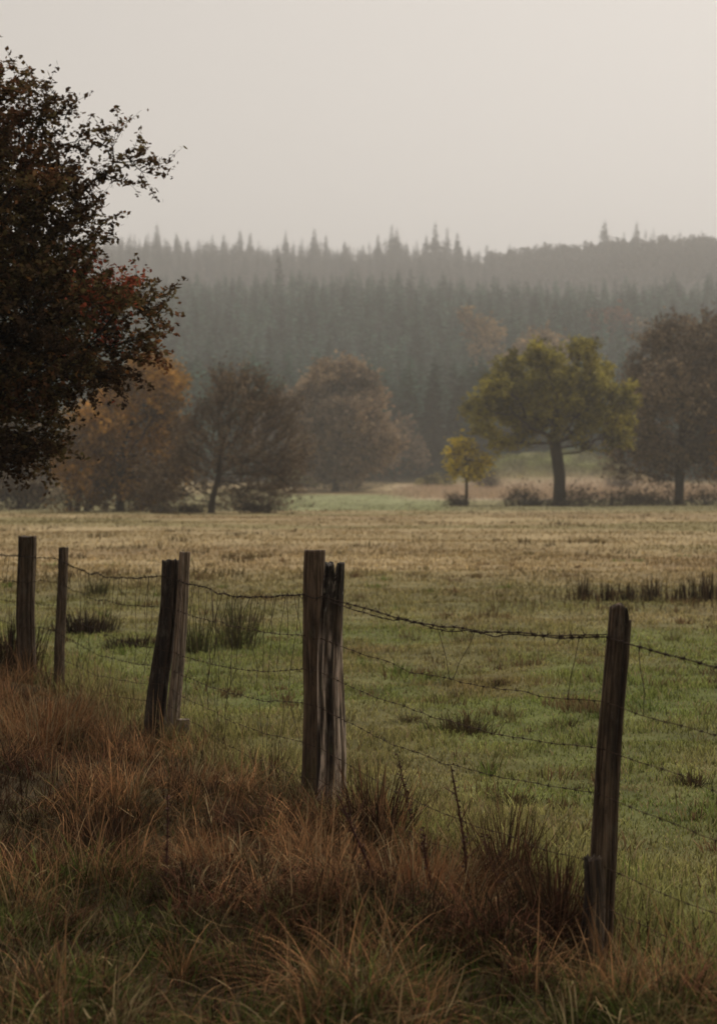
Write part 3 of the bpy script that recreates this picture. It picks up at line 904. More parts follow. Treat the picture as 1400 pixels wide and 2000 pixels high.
# candidates on the plantation slope
cand = []
y = 345.0
while y < 838:
    half = 0.27 * y + 14
    x = -half + rng.uniform(0, 4)
    while x < half:
        cand.append((x + rng.normal() * 0.9, y + rng.normal() * 1.4))
        x += rng.uniform(3.4, 6.4) * (0.9 + 0.25 * (y - 345) / 490)
    y += rng.uniform(4.6, 7.4) * (0.9 + 0.4 * (y - 345) / 490)
cand = np.array(cand)
vis_x = np.abs(cand[:, 0] / cand[:, 1]) < 0.185
order = np.argsort(cand[:, 1] + np.where(vis_x, 0, 1000))
single = order[:255]
rest = order[255:]
G_SPRUCE = "spruces of the hillside plantation"
first = None
for q, k in enumerate(single):
    x, yy = cand[k]
    me = variants[int(rng.integers(len(variants)))]
    o = bpy.data.objects.new("spruce_tree", me) if first is None else first.copy()
    o.data = me
    COL.objects.link(o)
    if first is None:
        first = o
        tag(o, "grey green spruce standing in the dense misty plantation on the slope", "tree", G_SPRUCE)
    s = rng.uniform(0.62, 1.2)
    o.location = (x, yy, float(gz(x, yy)))
    o.rotation_euler = (rng.normal() * 0.015, rng.normal() * 0.015, rng.uniform(0, 6.28))
    o.scale = (s * rng.uniform(0.85, 1.15),) * 2 + (s,)
# the farther plantation and the ridge wood read as a mass
def mass(name, pts, hts, cols, seed, levels=20, per=8):
    rng = np.random.default_rng(seed)
    protos = [conifer_mb(seed + q, 1.0, 0.17 + 0.05 * rng.random(), levels, per, *cols) for q in range(5)]
    # unit protos carry absolute offsets meant for metres: rebuild at 16 m then scale down
    protos = []
    for q in range(5):
        p = conifer_mb(seed + q, 16.0, 3.1 + rng.random() * 1.2, levels, per, *cols)
        protos.append((np.concatenate(p.v), np.concatenate(p.c), np.concatenate(p.f4)))
    mb = MB()
    for (x, y), h in zip(pts, hts):
        V, C, f = protos[int(rng.integers(5))]
        a = rng.uniform(0, 6.28); s = h / 16.0; sw = s * rng.uniform(0.85, 1.2)
        ca, sa = cos(a), sin(a)
        W = np.stack(((V[:, 0] * ca - V[:, 1] * sa) * sw + x, (V[:, 0] * sa + V[:, 1] * ca) * sw + y, V[:, 2] * s + float(gz(x, y))), 1)
        mb.add(W, C * rng.uniform(0.45, 1.8), f4=f)
    return mb.build(name, M_NEEDLE)
o = mass("forest", cand[rest], rng.uniform(9, 19.5, len(rest)), (SP_A, SP_B), 940)
tag(o, "upper part of the misty spruce plantation running along the slope", "forest", kind="stuff")
ridge = []
y = 1225.0
while y < 1465:
    half = 0.26 * y + 25
    x = -half
    while x < half:
        ridge.append((x + rng.normal(), y + rng.normal() * 2))
        x += rng.uniform(4.4, 9.0)
    y += rng.uniform(9, 14)
ridge = np.array(ridge)
rh = 9 + 11 * rng.random(len(ridge)) ** 1.6
rd_round = (ridge[:, 0] > 95) & (rng.random(len(ridge)) < 0.8)
o = mass("forest", ridge[~rd_round], rh[~rd_round], (np.array((0.045, 0.042, 0.034)), np.array((0.085, 0.075, 0.06))), 950, 16, 7)
tag(o, "pale hazy conifer wood along the skyline ridge", "forest", kind="stuff")
# rounded broadleaf crowns of the ridge's right end
mb = MB()
for (x, yy) in ridge[rd_round]:
    h = rng.uniform(9, 15); n = 110
    d = unit(rng.normal(size=(n, 3))); rr = rng.random(n) ** 0.4
    Q = np.array((x, yy, float(gz(x, yy)) + h * 0.6)) + d * rr[:, None] * np.array((4.6, 4.6, h * 0.42))
    leaf_quads(mb, Q, rng.uniform(0.9, 1.8, n), np.array((0.085, 0.066, 0.05)) * rng.uniform(0.7, 1.3, (n, 1)), rng, 0.2)
    prisms(mb, np.array(((x, yy, float(gz(x, yy)) - 0.3),)), np.array(((x, yy, float(gz(x, yy)) + h * 0.7),)), np.array((0.25,)), np.array((0.1,)), np.array((0.05, 0.04, 0.03)), 4)
tag(mb.build("forest", M_NEEDLE), "hazy brown broadleaf wood along the right end of the ridge", "forest", kind="stuff")
# spires that stand clear of the ridge line
spires = [(307, 434), (345, 452), (415, 456), (437, 455), (469, 446), (489, 452), (558, 448), (614, 444), (636, 456), (738, 456), (765, 436), (775, 444), (832, 456), (850, 432), (873, 442), (893, 452), (1180, 428), (1243, 432), (1218, 452)]
spire_mesh = [conifer_mb(970 + q, 20.0, 3.3 + 0.7 * (q % 2), 26, 10, np.array((0.04, 0.042, 0.034)), np.array((0.07, 0.07, 0.055)), 0.3).mesh("ridge_spruce", M_NEEDLE) for q in range(4)]
named = {(307, 434): "hazy ridge spruce rising nearest the near dark tree's edge", (765, 436): "tallest hazy ridge spruce left of the middle notch pair",
         (850, 432): "hazy pointed ridge spruce just left of the skyline's lowest dip", (1180, 428): "broad hazy conifer towering over the ridge above the brown round tree",
         (1243, 432): "slim hazy conifer on the ridge beside the broad towering one"}
first = None
for q, (px, py) in enumerate(spires):
    Y = 1440.0 + (q % 3) * 8
    top = at(px, py, Y)
    z = float(gz(top[0], Y))
    me = spire_mesh[q % 4]
    o = bpy.data.objects.new("ridge_spruce", me) if first is None else first.copy()
    o.data = me; COL.objects.link(o)
    if first is None: first = o
    tag(o, named.get((px, py), "hazy spruce spire standing up out of the ridge skyline"), "tree", "spires along the ridge skyline")
    s = (top[2] - z) / 20.0
    o.location = (top[0], Y, z); o.scale = (max(s, .8) * (1.3 if px == 1180 else 1.0),) * 2 + (s,)
    o.rotation_euler = (0, 0, q * 1.7)
p = at(545, 490, 838); z = float(gz(p[0], 838))
o = bpy.data.objects.new("spruce_tree", spire_mesh[0]); COL.objects.link(o)
o.location = (p[0], 838, z); s = (p[2] - z) / 20.0; o.scale = (max(0.75, s * 0.8),) * 2 + (s,)
tag(o, "lone dark spruce spire poking up above the plantation's upper edge", "tree", G_SPRUCE)

# ------------------------------------------------------------------ shrubs and hedges far across the field
def shrub(name, label, px, py_base, w_px, h_px, Y, cols, seed, group=None, leaf=0.2, cat="bush", n=None):
    rng = np.random.default_rng(seed)
    x = at(px, 0, Y)[0]; z = float(gz(x, Y)) - 0.03
    w, h = w_px * Y / F / 2, h_px * Y / F
    root = empty(name, (x, Y, z)); tag(root, label, cat, group)
    n = n or int(260 + 30 * w * h)
    k = 14 + int(8 * w)
    ang = rng.uniform(0, 2 * pi, k); q = np.sqrt(rng.random(k))
    tips = np.stack((np.cos(ang) * q * w, np.sin(ang) * q * min(w, 1.6), h * (0.45 + 0.55 * rng.random(k)) * (1 - 0.55 * q ** 2)), 1)
    foot = tips * np.array((0.35, 0.35, 0)) + np.array((0, 0, -0.05))
    st = MB(); prisms(st, foot, tips, np.full(k, 0.02 + 0.004 * h), np.full(k, 0.006), np.array((0.04, 0.03, 0.022)), 4)
    st.build("stem", M_BARK, root)
    j = rng.integers(0, k, n); t = rng.uniform(0.3, 1.05, n)[:, None]
    Q = foot[j] + (tips - foot)[j] * t + rng.normal(size=(n, 3)) * np.array((0.16 * w + .1, 0.16 * min(w, 2) + .1, 0.13 * h + .05))
    Q[:, 2] = (np.abs(Q[:, 2]) + 0.03) * (0.45 + 0.9 * fbm(Q[:, 0] / 0.7 + seed, Q[:, 1] / 0.7, seed, 2))
    fo = MB()
    leaf_quads(fo, Q, leaf * rng.uniform(0.6, 1.4, n), clump_col(cols, 0.9, seed)(Q, rng), rng, 0.2)
    m = int(n * 1.0)
    prisms(fo, Q[:m], Q[:m] + unit(rng.normal(size=(m, 3)) + np.array((0, 0, .9))) * (0.35 * h), np.full(m, 0.012), np.full(m, 0.003), np.array((0.055, 0.04, 0.03)), 3)
    fo.build("foliage", M_FARLEAF, root)
    return root
DK = np.array(((0.042, 0.036, 0.026), (0.070, 0.056, 0.038), (0.110, 0.084, 0.055)))
OLV = np.array(((0.16, 0.15, 0.065), (0.27, 0.24, 0.10), (0.36, 0.31, 0.13)))
G_SH = "dark bushes under the trees across the field"
for q, (lab, px, pb, w, h, Y) in enumerate((
        ("dark low bush around the foot of the young yellow tree", 888, 992, 50, 34, 160),
        ("dark twiggy bush in the gap between the yellow tree and the oak", 1017, 990, 62, 40, 162),
        ("low dark scrub just left of the oak trunk", 1062, 990, 50, 26, 162),
        ("broad dark bush just right of the oak trunk", 1135, 990, 90, 46, 163),
        ("dark bush halfway between the oak and the brown round tree", 1195, 990, 80, 52, 164),
        ("dark bush against the left boughs of the brown round tree", 1250, 990, 80, 44, 165),
        ("dark bush at the foot of the brown round tree trunk", 1300, 989, 60, 34, 166),
        ("dark bush cut by the right edge under the brown round tree", 1385, 988, 90, 42, 166),
        ("dark bush between the tawny tree and the bare tree", 320, 1002, 60, 26, 120),
        ("small dark bush touching the bare tree's leaning trunk", 372, 1003, 40, 22, 119),
        ("dark flat scrub spread right of the bare tree's trunk", 500, 1003, 100, 32, 119),
        ("brown brush filling the gap between the tawny tree and the bare tree", 285, 1001, 150, 62, 134),
        ("brown brush under the bare tree's right boughs", 480, 1001, 170, 60, 128),
        ("dim brown brush at the left edge under the near dark tree", 50, 999, 150, 70, 138),
        ("grey brown scrub around the foot of the domed tree", 660, 966, 210, 44, 268),
        ("dark bush at the left end of the grassy bank behind the oak", 958, 955, 46, 44, 270),
        ("brown bush at the right end of the grassy bank behind the oak", 1212, 955, 70, 60, 270),
        ("rusty brown thicket left of the tawny tree trunk", 150, 992, 130, 120, 133))):
    shrub("bush", lab, px, pb, w * (1.4 if 0 < q < 8 else 1.1), h * (1.15 if q % 2 else 0.8), Y, DK if q < 11 else BR * 0.62 if q < 17 else OR * 0.5, 600 + q, G_SH, 0.13)
G_HEDGE = "olive bush mounds before the wood"
for q, (lab, px, w, h, Y) in enumerate((
        ("olive bush mound right of the bare tree before the wood", 575, 80, 34, 290),
        ("small olive mound beside the young yellow tree's left side", 850, 60, 22, 290))):
    shrub("hedge", lab, px, 0, w, h, Y, OLV, 640 + q, G_HEDGE, 0.36, "hedge", 5000)

# ------------------------------------------------------------------ grass
rng = np.random.default_rng(1234)
# short meadow turf, thinning with distance
def turf(n, d0, d1, side):
    d = d0 * (d1 / d0) ** rng.random(n)
    x = rng.uniform(-1, 1, n) * (0.29 * d + 2.2)
    return x, d
mb = MB()
x, d = turf(800000, 5.0, 70.0, 0)
ok = (fence_s(x, d) > 0.0 + rng.normal(size=len(x)) * 0.12) & (rng.random(len(x)) > sstep(17, 66, d) ** 0.7)
x, d = x[ok], d[ok]
n = len(x)
tuft = fbm(x / 0.45, d / 0.45, 71, 2)
c = field_color(x, d) * (1.75 - 0.55 * sstep(20, 45, d))[:, None]
c = c * (0.3 + 1.5 * rng.random((n, 1)))
strawy = rng.random(n) < 0.10 + 0.14 * sstep(0.5, 0.7, fbm(x / 0.3, d / 0.4, 79, 2))
c[strawy] = STRAW * rng.uniform(0.6, 1.1, (strawy.sum(), 1))
edge = 1 - sstep(0.05, 0.7, fence_s(x, d) + rng.normal(size=n) * 0.25)
brownish = fbm(x / 0.5, d / 0.7, 77, 3) > 0.735
c[brownish] = mixc(RUST * 0.8, OLIVE * 0.7, rng.random(brownish.sum())) * rng.uniform(0.4, 1.5, (brownish.sum(), 1))
L = (0.022 + 0.022 * sstep(0.45, 0.7, tuft) + 0.030 * brownish + 0.06 * edge) * rng.uniform(0.5, 1.5, n) * (1 + d / 60)
blades(mb, np.stack((x, d, gz(x, d) - 0.006), 1), rng.uniform(0, 2 * pi, n), np.abs(rng.normal(size=n)) * 0.35, rng.uniform(0.2, 1.3, n), L,
       0.0032 * (1 + d / 10) * rng.uniform(0.7, 1.3, n), c, c * 1.25, segs=3, taper=(1, .9, .6, .1))
# little rough tufts all through it
m = 700
td = 7.0 * (48 / 7.0) ** rng.random(m); tx = rng.uniform(-1, 1, m) * (0.29 * td + 2)
ok = fence_s(tx, td) > 0.35; tx, td = tx[ok], td[ok]; m = len(tx)
cnt = rng.integers(12, 46, m); j = np.repeat(np.arange(m), cnt); n = len(j)
rad = rng.uniform(0.03, 0.12, m)
a = rng.uniform(0, 2 * pi, n); q = np.sqrt(rng.random(n)) * rad[j]
x, d = tx[j] + np.cos(a) * q * 1.5, td[j] + np.sin(a) * q
kind = rng.random(m)[j]
c = np.where((kind < 0.4)[:, None], RUST * 0.75, np.where((kind < 0.75)[:, None], OLIVE * 0.75, LUSH * 0.9)) * rng.uniform(0.4, 1.5, (n, 1))
blades(mb, np.stack((x, d, gz(x, d) - 0.006), 1), a + rng.normal(size=n) * 0.6, np.abs(rng.normal(size=n)) * 0.35 + 0.15, rng.uniform(0.2, 1.4, n),
       rng.uniform(0.04, 0.13, n) * rng.uniform(0.6, 1.3, m)[j], 0.003 * (1 + d / 10) * rng.uniform(0.7, 1.3, n), c, c * 1.2, segs=3, taper=(1, .9, .6, .1))
tag(mb.build("meadow_grass", M_GRASS), "short green and brown pasture grass beyond the fence", "grass", kind="stuff")

mb = MB()
x, d = turf(215000, 24.0, 250.0, 0)
ok = rng.random(len(d)) < sstep(20, 45, d)
x, d = x[ok], d[ok]
n = len(x)
keep = fbm(x / 1.8, d / 3.0, 83, 3) + rng.normal(size=n) * 0.1 > 0.42
x, d = x[keep], d[keep]; n = len(x)
c = field_color(x, d) * rng.uniform(0.55, 1.35, (n, 1))
clump = (fbm(x / 1.3, d / 3.0, 91, 3) > 0.74)
c[clump] = mixc(RUST * 0.55, OLIVE * 0.5, rng.random(clump.sum()))
L = np.where(clump, 0.15, 0.075) * rng.uniform(0.5, 1.5, n)
blades(mb, np.stack((x, d, gz(x, d) - 0.01), 1), rng.uniform(0, 2 * pi, n), np.abs(rng.normal(size=n)) * 0.4, rng.uniform(0.1, 1.0, n), L,
       0.010 * (1 + d / 25) * rng.uniform(0.7, 1.3, n), c, c * 1.1, segs=2, taper=(1, .7, .15))
tag(mb.build("dry_grass", M_GRASS), "bleached tawny grass covering the far half of the field", "grass", kind="stuff")

# the pale strip of standing dry grass behind the oak
mb = MB()
n = 26000
d = rng.uniform(210, 296, n)
x = 1.5 + rng.random(n) ** 0.8 * 50
ok = x > 1.5 + np.abs(d - 240) * 0.10 + rng.random(n) * 3
x, d = x[ok], d[ok]; n = len(x)
c = np.array((0.47, 0.36, 0.245)) * rng.uniform(0.6, 1.2, (n, 1))
blades(mb, np.stack((x, d, gz(x, d) - 0.02), 1), rng.uniform(0, 2 * pi, n), np.abs(rng.normal(size=n)) * 0.2, rng.uniform(0.0, 0.6, n), rng.uniform(0.4, 0.9, n),
       rng.uniform(0.03, 0.07, n), c, c * 1.1, segs=2, taper=(1, .7, .2))
n = 14000
d = rng.uniform(296, 330, n); x = rng.uniform(17, 45, n)
c = field_color(x, d) * rng.uniform(0.5, 1.5, (n, 1))
blades(mb, np.stack((x, d, gz(x, d) - 0.02), 1), rng.uniform(0, 2 * pi, n), np.abs(rng.normal(size=n)) * 0.3, rng.uniform(0.1, 0.9, n), rng.uniform(0.25, 0.9, n) * (0.5 + fbm(x / 3, d / 3, 29, 2)),
       rng.uniform(0.05, 0.11, n), c, c * 1.1, segs=2, taper=(1, .7, .2))
tag(mb.build("dry_reeds", M_GRASS), "tall dry grass in a pale strip and olive bank behind the oak", "grass", kind="stuff")

# the rough verge this side of the wire
def verge_pts(n, smax=0.12, smin=-6.0, d0=4.6, d1=21.0):
    d = d0 * (d1 / d0) ** rng.random(n)
    x = rng.uniform(-1, 1, n) * (0.24 * d + 1.3)
    s = fence_s(x, d)
    ok = (s < smax + rng.normal(size=n) * 0.16) & (s > smin)
    return x[ok], d[ok]
def verge_mix(x, y):
    """0..1 maps: tawny, green, tall"""
    n1 = fbm(x / 0.55 + 4, y / 0.75, 131, 3); n2 = fbm(x / 1.1 + 9, y / 1.2, 137, 2)
    px, py = to_px(np.stack((x, y, np.zeros_like(x)), -1))
    left = sstep(560, 250, px) * sstep(1560, 1430, py)
    tawny = np.clip(sstep(0.46, 0.60, n1) + left, 0, 1)
    green = sstep(0.50, 0.62, n2) * (1 - left)
    low = sstep(1720, 1880, py) + 0.8 * sstep(1130, 1230, px) * sstep(1560, 1700, py)
    low = np.clip(low, 0, 1)
    tawny = tawny * (1 - 0.65 * low); green = np.clip(green + 0.75 * low * sstep(0.40, 0.56, n2), 0, 1)
    tall = np.clip(left * 1.0 + sstep(0.5, 0.66, n1) * 0.6, 0, 1)
    return tawny, green, tall, n1, n2
mb = MB()
x, d = verge_pts(240000)                      # matted undergrowth
n = len(x)
tw_, gr_, tl_, n1, n2 = verge_mix(x, d)
c = mixc(DARKB * 1.2, TAWNY * 0.8, (tw_ * 0.8 + 0.1) * rng.random(n))
c = mixc(c, OLIVE * 0.6, (rng.random(n) < 0.12 + 0.5 * gr_) * 1.0)
c = mixc(c, LUSH * 0.6, (rng.random(n) < 0.05 + 0.35 * gr_) * 0.9)
c = c * rng.uniform(0.25, 1.1, (n, 1))
L = rng.uniform(0.05, 0.18, n)
blades(mb, np.stack((x, d, gz(x, d) - 0.01), 1), rng.uniform(0, 2 * pi, n), np.abs(rng.normal(size=n)) * 0.9, rng.uniform(0.3, 2.2, n), L,
       rng.uniform(0.003, 0.008, n), c, c * 1.2, segs=4)
tag(mb.build("undergrowth", M_GRASS), "matted brown and olive grass along the road side of the fence", "grass", kind="stuff")

mb = MB()
# tussocks: each with its own colour, lie and height, so that dark hollows stay between them
cx_, cy_ = verge_pts(6600, 0.0)
hol = fbm(cx_ / 0.42 + 4, cy_ / 0.6, 151, 2)
ok = rng.random(len(cx_)) < 0.10 + 0.9 * sstep(0.40, 0.56, hol)
cx_, cy_ = cx_[ok], cy_[ok]
m = len(cx_)
tw_, gr_, tl_, n1, n2 = verge_mix(cx_, cy_)
pick = rng.random(m)
pal = np.stack((TAWNY, np.array((0.115, 0.052, 0.030)), STRAW * 0.6, OLIVE * 0.6, LUSH * 0.6, DARKB * 1.2))
kind = np.where(pick < 0.16 + 0.36 * tw_, 0, np.where(pick < 0.62, 1, np.where(pick < 0.72, 2, np.where(pick < 0.86, 3, 5))))
kind = np.where((gr_ > 0.4) & (rng.random(m) < 0.55), np.where(rng.random(m) < 0.6, 3, 4), kind)
cnt = rng.integers(14, 70, m)
rad = rng.uniform(0.03, 0.10, m)
hgt = rng.uniform(0.10, 0.34, m) * (0.7 + 0.6 * tl_) * np.where((kind == 3) | (kind == 4), 0.7, 1.0)
lie = rng.uniform(0, 2 * pi, m); lay = rng.uniform(0.0, 0.9, m)
j = np.repeat(np.arange(m), cnt); n = len(j)
a = rng.uniform(0, 2 * pi, n); q = np.sqrt(rng.random(n))
ox, oy = np.cos(a) * q * rad[j], np.sin(a) * q * rad[j]
x, d = cx_[j] + ox, cy_[j] + oy
vx = ox / rad[j] * 0.7 + np.cos(lie[j]) * lay[j] + rng.normal(size=n) * 0.35
vy = oy / rad[j] * 0.7 + np.sin(lie[j]) * lay[j] + rng.normal(size=n) * 0.35
c = pal[kind[j]] * (0.3 + 1.7 * rng.random((n, 1)) ** 1.5) * rng.uniform(0.75, 1.25, m)[j][:, None]
blades(mb, np.stack((x, d, gz(x, d) - 0.01), 1), np.arctan2(vy, vx), np.abs(rng.normal(size=n)) * 0.2 + np.hypot(vx, vy) * 0.28, rng.uniform(0.2, 1.0, n) + rng.random(n) ** 3 * 1.8 + lay[j] * 0.8,
       hgt[j] * rng.uniform(0.4, 1.45, n), rng.uniform(0.0018, 0.0046, n), c, c * 1.2, segs=5)
# the stand of tall bleached stems at the left
x, d = verge_pts(37000, 0.05)
tw_, gr_, tl_, n1, n2 = verge_mix(x, d)
keep = rng.random(len(x)) < tl_ * 0.9 * sstep(0.30, 0.5, fbm(x / 0.25, d / 0.4, 139, 2))
x, d, tl_, n2 = x[keep], d[keep], tl_[keep], n2[keep]
n = len(x)
c = mixc(TAWNY * 1.1, STRAW * (0.95, 0.85, 0.85), sstep(0.3, 1.0, rng.random(n)))
c = mixc(c, DARKB, (rng.random(n) < 0.2) * 1.0) * rng.uniform(0.5, 1.35, (n, 1))
blades(mb, np.stack((x, d, gz(x, d) - 0.01), 1), rng.normal(size=n) * 1.2 + 4 * (n2 - 0.5), np.abs(rng.normal(size=n)) * 0.25, rng.random(n) ** 2 * 1.6, rng.uniform(0.12, 0.42, n),
       rng.uniform(0.0024, 0.0055, n), c, c * 1.2, segs=5)
# fallen and broken stalks lying across everything
x, d = verge_pts(14000, 0.1)
ok = rng.random(len(x)) < 0.3 + 0.7 * sstep(0.40, 0.56, fbm(x / 0.42 + 4, d / 0.6, 151, 2))
x, d = x[ok], d[ok]
n = len(x)
c = mixc(TAWNY, STRAW, rng.random(n) ** 2) * rng.uniform(0.2, 1.2, (n, 1))
z = gz(x, d) + rng.random(n) ** 1.5 * 0.17
blades(mb, np.stack((x, d, z), 1), rng.uniform(0, 2 * pi, n), rng.normal(size=n) * 0.25 + 1.35, rng.normal(size=n) * 0.5, rng.uniform(0.05, 0.20, n),
       rng.uniform(0.002, 0.0045, n), c, c, segs=4, taper=(.7, 1, 1, .8, .4))
tag(mb.build("verge_grass", M_GRASS), "tangled tawny dead grass in tussocks on the road side of the fence", "grass", kind="stuff")

# ------------------------------------------------------------------ countable plants
def rush(name, label, px, py, w_px, h_px, n, cols, seed, group=None, cat="rushes", thick=0.006, lean=0.14, deep=0.5, bend=0.25, side=0.0):
    rng = np.random.default_rng(seed)
    x0, Y = ground_px(px, py)
    w, h = w_px * Y / F, h_px * Y / F
    z = float(gz(x0, Y))
    u, v = rng.normal(size=n) * 0.26 * w, rng.normal(size=n) * 0.26 * min(w, deep)
    P = np.stack((u, v, np.asarray(gz(x0 + u, Y + v)) - z - 0.02), 1)
    cols = np.asarray(cols, float)
    c = cols[rng.integers(0, len(cols), n)] * rng.uniform(0.6, 1.35, (n, 1))
    phi = np.arctan2(v, u + side * w) + rng.normal(size=n) * 0.5
    mb = MB()
    blades(mb, P, phi, np.abs(rng.normal(size=n)) * lean + np.hypot(u, v) / max(w, .05) * lean, np.abs(rng.normal(size=n)) * bend, h * rng.uniform(0.35, 1.08, n),
           thick * rng.uniform(0.6, 1.3, n), c, c * 1.15, segs=4, taper=(1, 1, .9, .65, .15))
    o = mb.build(name, M_GRASS)
    o.location = (x0, Y, z)
    return tag(o, label, cat, group)
RUSHC = ((0.035, 0.022, 0.015), (0.055, 0.034, 0.020), (0.11, 0.075, 0.042), (0.035, 0.028, 0.016))
G_R = "dark rush clumps in a row across the field"
for q, (lab, px, w, h, n) in enumerate((
        ("leftmost rush clump of the dark row in the field", 1136, 48, 42, 90), ("ragged rush clump second in the row", 1186, 44, 38, 80),
        ("low rush clump in the middle of the row above the leaning post", 1225, 44, 34, 80), ("dense rush clump before the gap in the row", 1272, 58, 44, 120),
        ("narrow rush clump after the gap in the row", 1322, 34, 34, 60), ("tall dense rush clump at the row's right end", 1372, 80, 50, 170))):
    rush("rush_clump", lab, px, 1172, w, h * 1.25, int(n * 0.8), RUSHC, 700 + q, G_R, thick=0.016, lean=0.09, bend=0.15)
BROOM = ((0.060, 0.068, 0.026), (0.09, 0.085, 0.034), (0.075, 0.055, 0.028), (0.05, 0.045, 0.02))
rush("broom_bush", "dark olive broom bush close behind the thin pale pole", 386, 1276, 72, 92, 150, BROOM, 720, "broom bushes behind the fence", "bush", 0.008, 0.28, .5, .3)
rush("broom_bush", "taller dark broom bush with an upright tuft, middle of the left bay", 465, 1262, 85, 115, 190, BROOM, 721, "broom bushes behind the fence", "bush", 0.008, 0.28, .5, .3)
rush("broom_bush", "small dark broom sprig in the field right of the slim crooked post", 192, 1165, 46, 42, 130, BROOM, 722, "broom bushes behind the fence", "bush", 0.010, 0.3)
BRAM = ((0.030, 0.018, 0.012), (0.045, 0.026, 0.016), (0.025, 0.022, 0.012))
G_B = "dark dead weed banks behind the fence"
rush("weed_bank", "dark dead weeds massed around the wide squared post", 22, 1322, 90, 130, 420, BRAM, 730, G_B, "weeds", 0.009, 0.2)
rush("weed_bank", "dark weedy bank just right of the slim crooked post", 165, 1236, 110, 55, 420, BRAM, 731, G_B, "weeds", 0.010, 0.35)
rush("weed_bank", "low dark bank running to the blackened leaning post", 258, 1262, 110, 32, 360, BRAM, 732, G_B, "weeds", 0.010, 0.5)
# tussocks in the pasture
TUSS = ((0.055, 0.040, 0.020), (0.075, 0.050, 0.026), (0.06, 0.055, 0.022), (0.09, 0.06, 0.03))
G_T = "brown tussocks in the pasture"
for q, (lab, px, py, w, h, n) in enumerate((
        ("dark tussock in the pasture just left of the leaning post's upper half", 970, 1340, 46, 26, 150),
        ("small dark tussock nearest the charred post top's right side", 880, 1362, 44, 22, 120),
        ("broad brown tussock with upright stems at the middle of the right bay", 905, 1425, 110, 52, 420),
        ("small upright brown tussock left of the broad one", 800, 1408, 46, 32, 150),
        ("flat brown tussock beside the leaning post's middle", 1105, 1420, 80, 30, 120),
        ("pointed dark tussock near the right edge, lower pasture", 1352, 1536, 56, 40, 200),
        ("wide flattened brown tussock behind the dead dock stalks", 1000, 1572, 110, 30, 360),
        ("small rusty tussock left of the leaning post's lower half", 1130, 1532, 54, 20, 140),
        ("thin brown tussock right under the slack barbed wire", 900, 1252, 44, 24, 110),
        ("sparse brown stems in the pasture below the wire's first sag", 808, 1252, 40, 32, 60))):
    rush("grass_tussock", lab, px, py, w, h, n, TUSS, 750 + q, G_T, "tussock", 0.006, 0.45, .3, .8)
# dark rushes and tawny tufts at the foot of the fence
REDD = ((0.040, 0.018, 0.012), (0.06, 0.028, 0.016), (0.05, 0.034, 0.018), (0.085, 0.05, 0.025), (0.16, 0.085, 0.045), (0.03, 0.02, 0.013))
G_F = "dead rush clumps at the foot of the fence"
rush("rush_clump", "dark red brown rush clump right beside the rotten split post", 735, 1662, 120, 172, 300, REDD, 780, G_F, thick=0.006, lean=0.26, bend=0.5)
rush("rush_clump", "dark rush clump left of the sawn brown post", 520, 1530, 70, 105, 140, REDD, 781, G_F, thick=0.006, lean=0.2)
rush("rush_clump", "tall dark dead clump midway between split post and leaning post", 990, 1765, 105, 205, 300, REDD, 782, G_F, thick=0.005, lean=0.26, bend=0.5)
rush("rush_clump", "dense dark clump against the broken blackened stump", 1085, 1835, 130, 205, 420, REDD, 783, G_F, thick=0.005, lean=0.26, bend=0.6)
rush("rush_clump", "dark clump in the grass lowest left of the sawn post's foot", 205, 1645, 110, 110, 300, REDD, 784, G_F, thick=0.006, lean=0.25)
rush("rush_clump", "blackish blades painting the shade below the rust coloured tuft", 800, 1862, 230, 120, 420, BRAM, 785, G_F, "rushes", 0.005, 0.5, .5, .8)  # added clump, its blackish colour stands in for low shadow
rush("rush_clump", "blackish blades painting the shade along the ground left of the broken stump", 1010, 1872, 230, 130, 420, BRAM, 786, G_F, "rushes", 0.005, 0.5, .5, .8)  # added too: shadow between the clump bases, put into blade colour
rush("rush_clump", "dark blades painting a shaded hollow below the tawny arching tuft", 372, 1790, 130, 80, 300, BRAM, 787, G_F, "rushes", 0.005, 0.5, .5, .8)  # shadow of a hollow, painted as near-black blades
TAWN = (TAWNY * 1.1, TAWNY * 0.8, STRAW * 0.8, (0.17, 0.075, 0.035))
G_W = "tawny grass tufts on the verge"
for q, (lab, px, py, w, h, n, sd) in enumerate((
        ("tawny arching grass tuft below and left of the sawn post", 415, 1745, 110, 130, 420, -.3),
        ("tawny tuft flopping at the very foot of the split post", 610, 1700, 130, 100, 420, -.4),
        ("broad rust coloured tuft among the dead dock stalks", 850, 1790, 200, 170, 800, .2),
        ("tawny tuft under the round cut stump", 400, 1520, 120, 100, 360, .3),
        ("tall pale tawny tuft below the wide squared post", 100, 1470, 170, 150, 620, .1))):
    rush("grass_tuft", lab, px, py, w, h, n, TAWN, 790 + q, G_W, "grass tuft", 0.004, 0.35, .5, 1.0, sd)

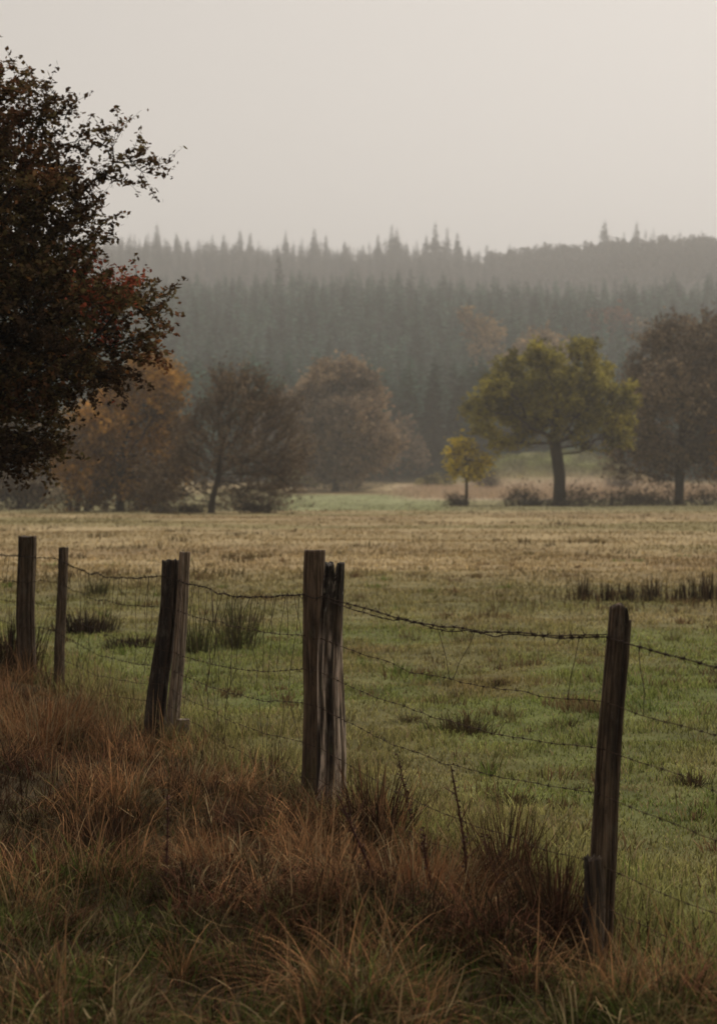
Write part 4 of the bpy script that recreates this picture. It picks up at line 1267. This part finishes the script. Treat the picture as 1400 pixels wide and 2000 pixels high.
# dead dock stalks
def dock(label, pix, py_base, seed, r=0.0045):
    rng = np.random.default_rng(seed)
    x0, Y = ground_px(pix[-1][0], py_base)
    pts = np.array([at(px, py, Y) for (px, py) in pix][::-1])
    t = np.linspace(0, len(pts) - 1, 40)
    P = np.stack([np.interp(t, np.arange(len(pts)), pts[:, j]) for j in range(3)], 1)
    ker = np.ones(7) / 7
    for j in range(3): P[3:-3, j] = np.convolve(P[:, j], ker, 'valid')
    P[:, 1] += np.linspace(0, rng.normal() * 0.08, 40)
    base = np.array((P[0, 0], P[0, 1], 0.0))
    root = empty("dock_stalk", base); tag(root, label, "dead stalk", "dead dock stalks on the verge")
    P = P - base
    mb = MB(); tube(mb, P, np.linspace(r * 1.3, r * 0.45, 40), np.array((0.070, 0.024, 0.016)), 6)
    mb.build("stem", M_STEM, root, smooth=True)
    n = 90
    j = rng.integers(10, 40, n)
    Q = P[j] + rng.normal(size=(n, 3)) * 0.006
    mb = MB(); leaf_quads(mb, Q, rng.uniform(0.006, 0.012, n), np.array((0.075, 0.03, 0.018)) * rng.uniform(0.6, 1.4, (n, 1)), rng)
    k = rng.integers(8, 34, 7)
    d = unit(rng.normal(size=(7, 3)) * (1, 1, .3) + np.array((0, 0, 1.2))) * rng.uniform(0.05, 0.14, (7, 1))
    prisms(mb, P[k], P[k] + d, np.full(7, r * 0.4), np.full(7, r * 0.2), np.array((0.06, 0.025, 0.016)), 4)
    mb.build("seed_head", M_STEM, root)
dock("tall curved dark red stalk rising highest between the two main posts", ((879, 1492), (893, 1570), (905, 1640), (912, 1720), (930, 1790)), 1790, 801, 0.006)
dock("dark red stalk slanting from the split post's foot down to the right", ((662, 1552), (690, 1620), (722, 1690), (745, 1760), (760, 1800)), 1800, 802, 0.007)
dock("short dark stalk standing in the rust coloured tuft", ((826, 1612), (830, 1680), (848, 1750), (858, 1790)), 1790, 803, 0.005)
dock("dark stalk bent left of the tall dead clump", ((944, 1632), (960, 1690), (985, 1750), (990, 1800)), 1800, 804, 0.005)
dock("thin dark stalk seen against the pasture right of the split post", ((775, 1470), (788, 1530), (800, 1580), (806, 1650)), 1650, 805, 0.004)
dock("dark upright stalk in the verge below the leftmost tuft", ((322, 1560), (324, 1640), (322, 1720), (325, 1780)), 1780, 806, 0.005)

# ------------------------------------------------------------------ haze: one closed box of even air
def haze():
    m, n, l, out = node_mat("misty_air")
    v = n.new("ShaderNodeVolumePrincipled")
    v.inputs["Color"].default_value = (0.915, 0.90, 0.872, 1)
    v.inputs["Density"].default_value = 0.00050
    v.inputs["Anisotropy"].default_value = 0.25
    v.inputs["Density Attribute"].default_value = ""
    v.inputs["Temperature Attribute"].default_value = ""
    l.new(v.outputs[0], out.inputs["Volume"])
    m.cycles.homogeneous_volume = True
    x0, x1, y0, y1, z0, z1 = -2600., 2600., -200., 3100., -3.0, 205.0
    V = [(x, y, z) for z in (z0, z1) for y in (y0, y1) for x in (x0, x1)]
    f = [(0, 2, 3, 1), (4, 5, 7, 6), (0, 1, 5, 4), (2, 6, 7, 3), (0, 4, 6, 2), (1, 3, 7, 5)]
    mb = MB(); mb.add(V, np.array((1., 1, 1)), f4=f)
    tag(mb.build("haze", m), kind="stuff")
haze()
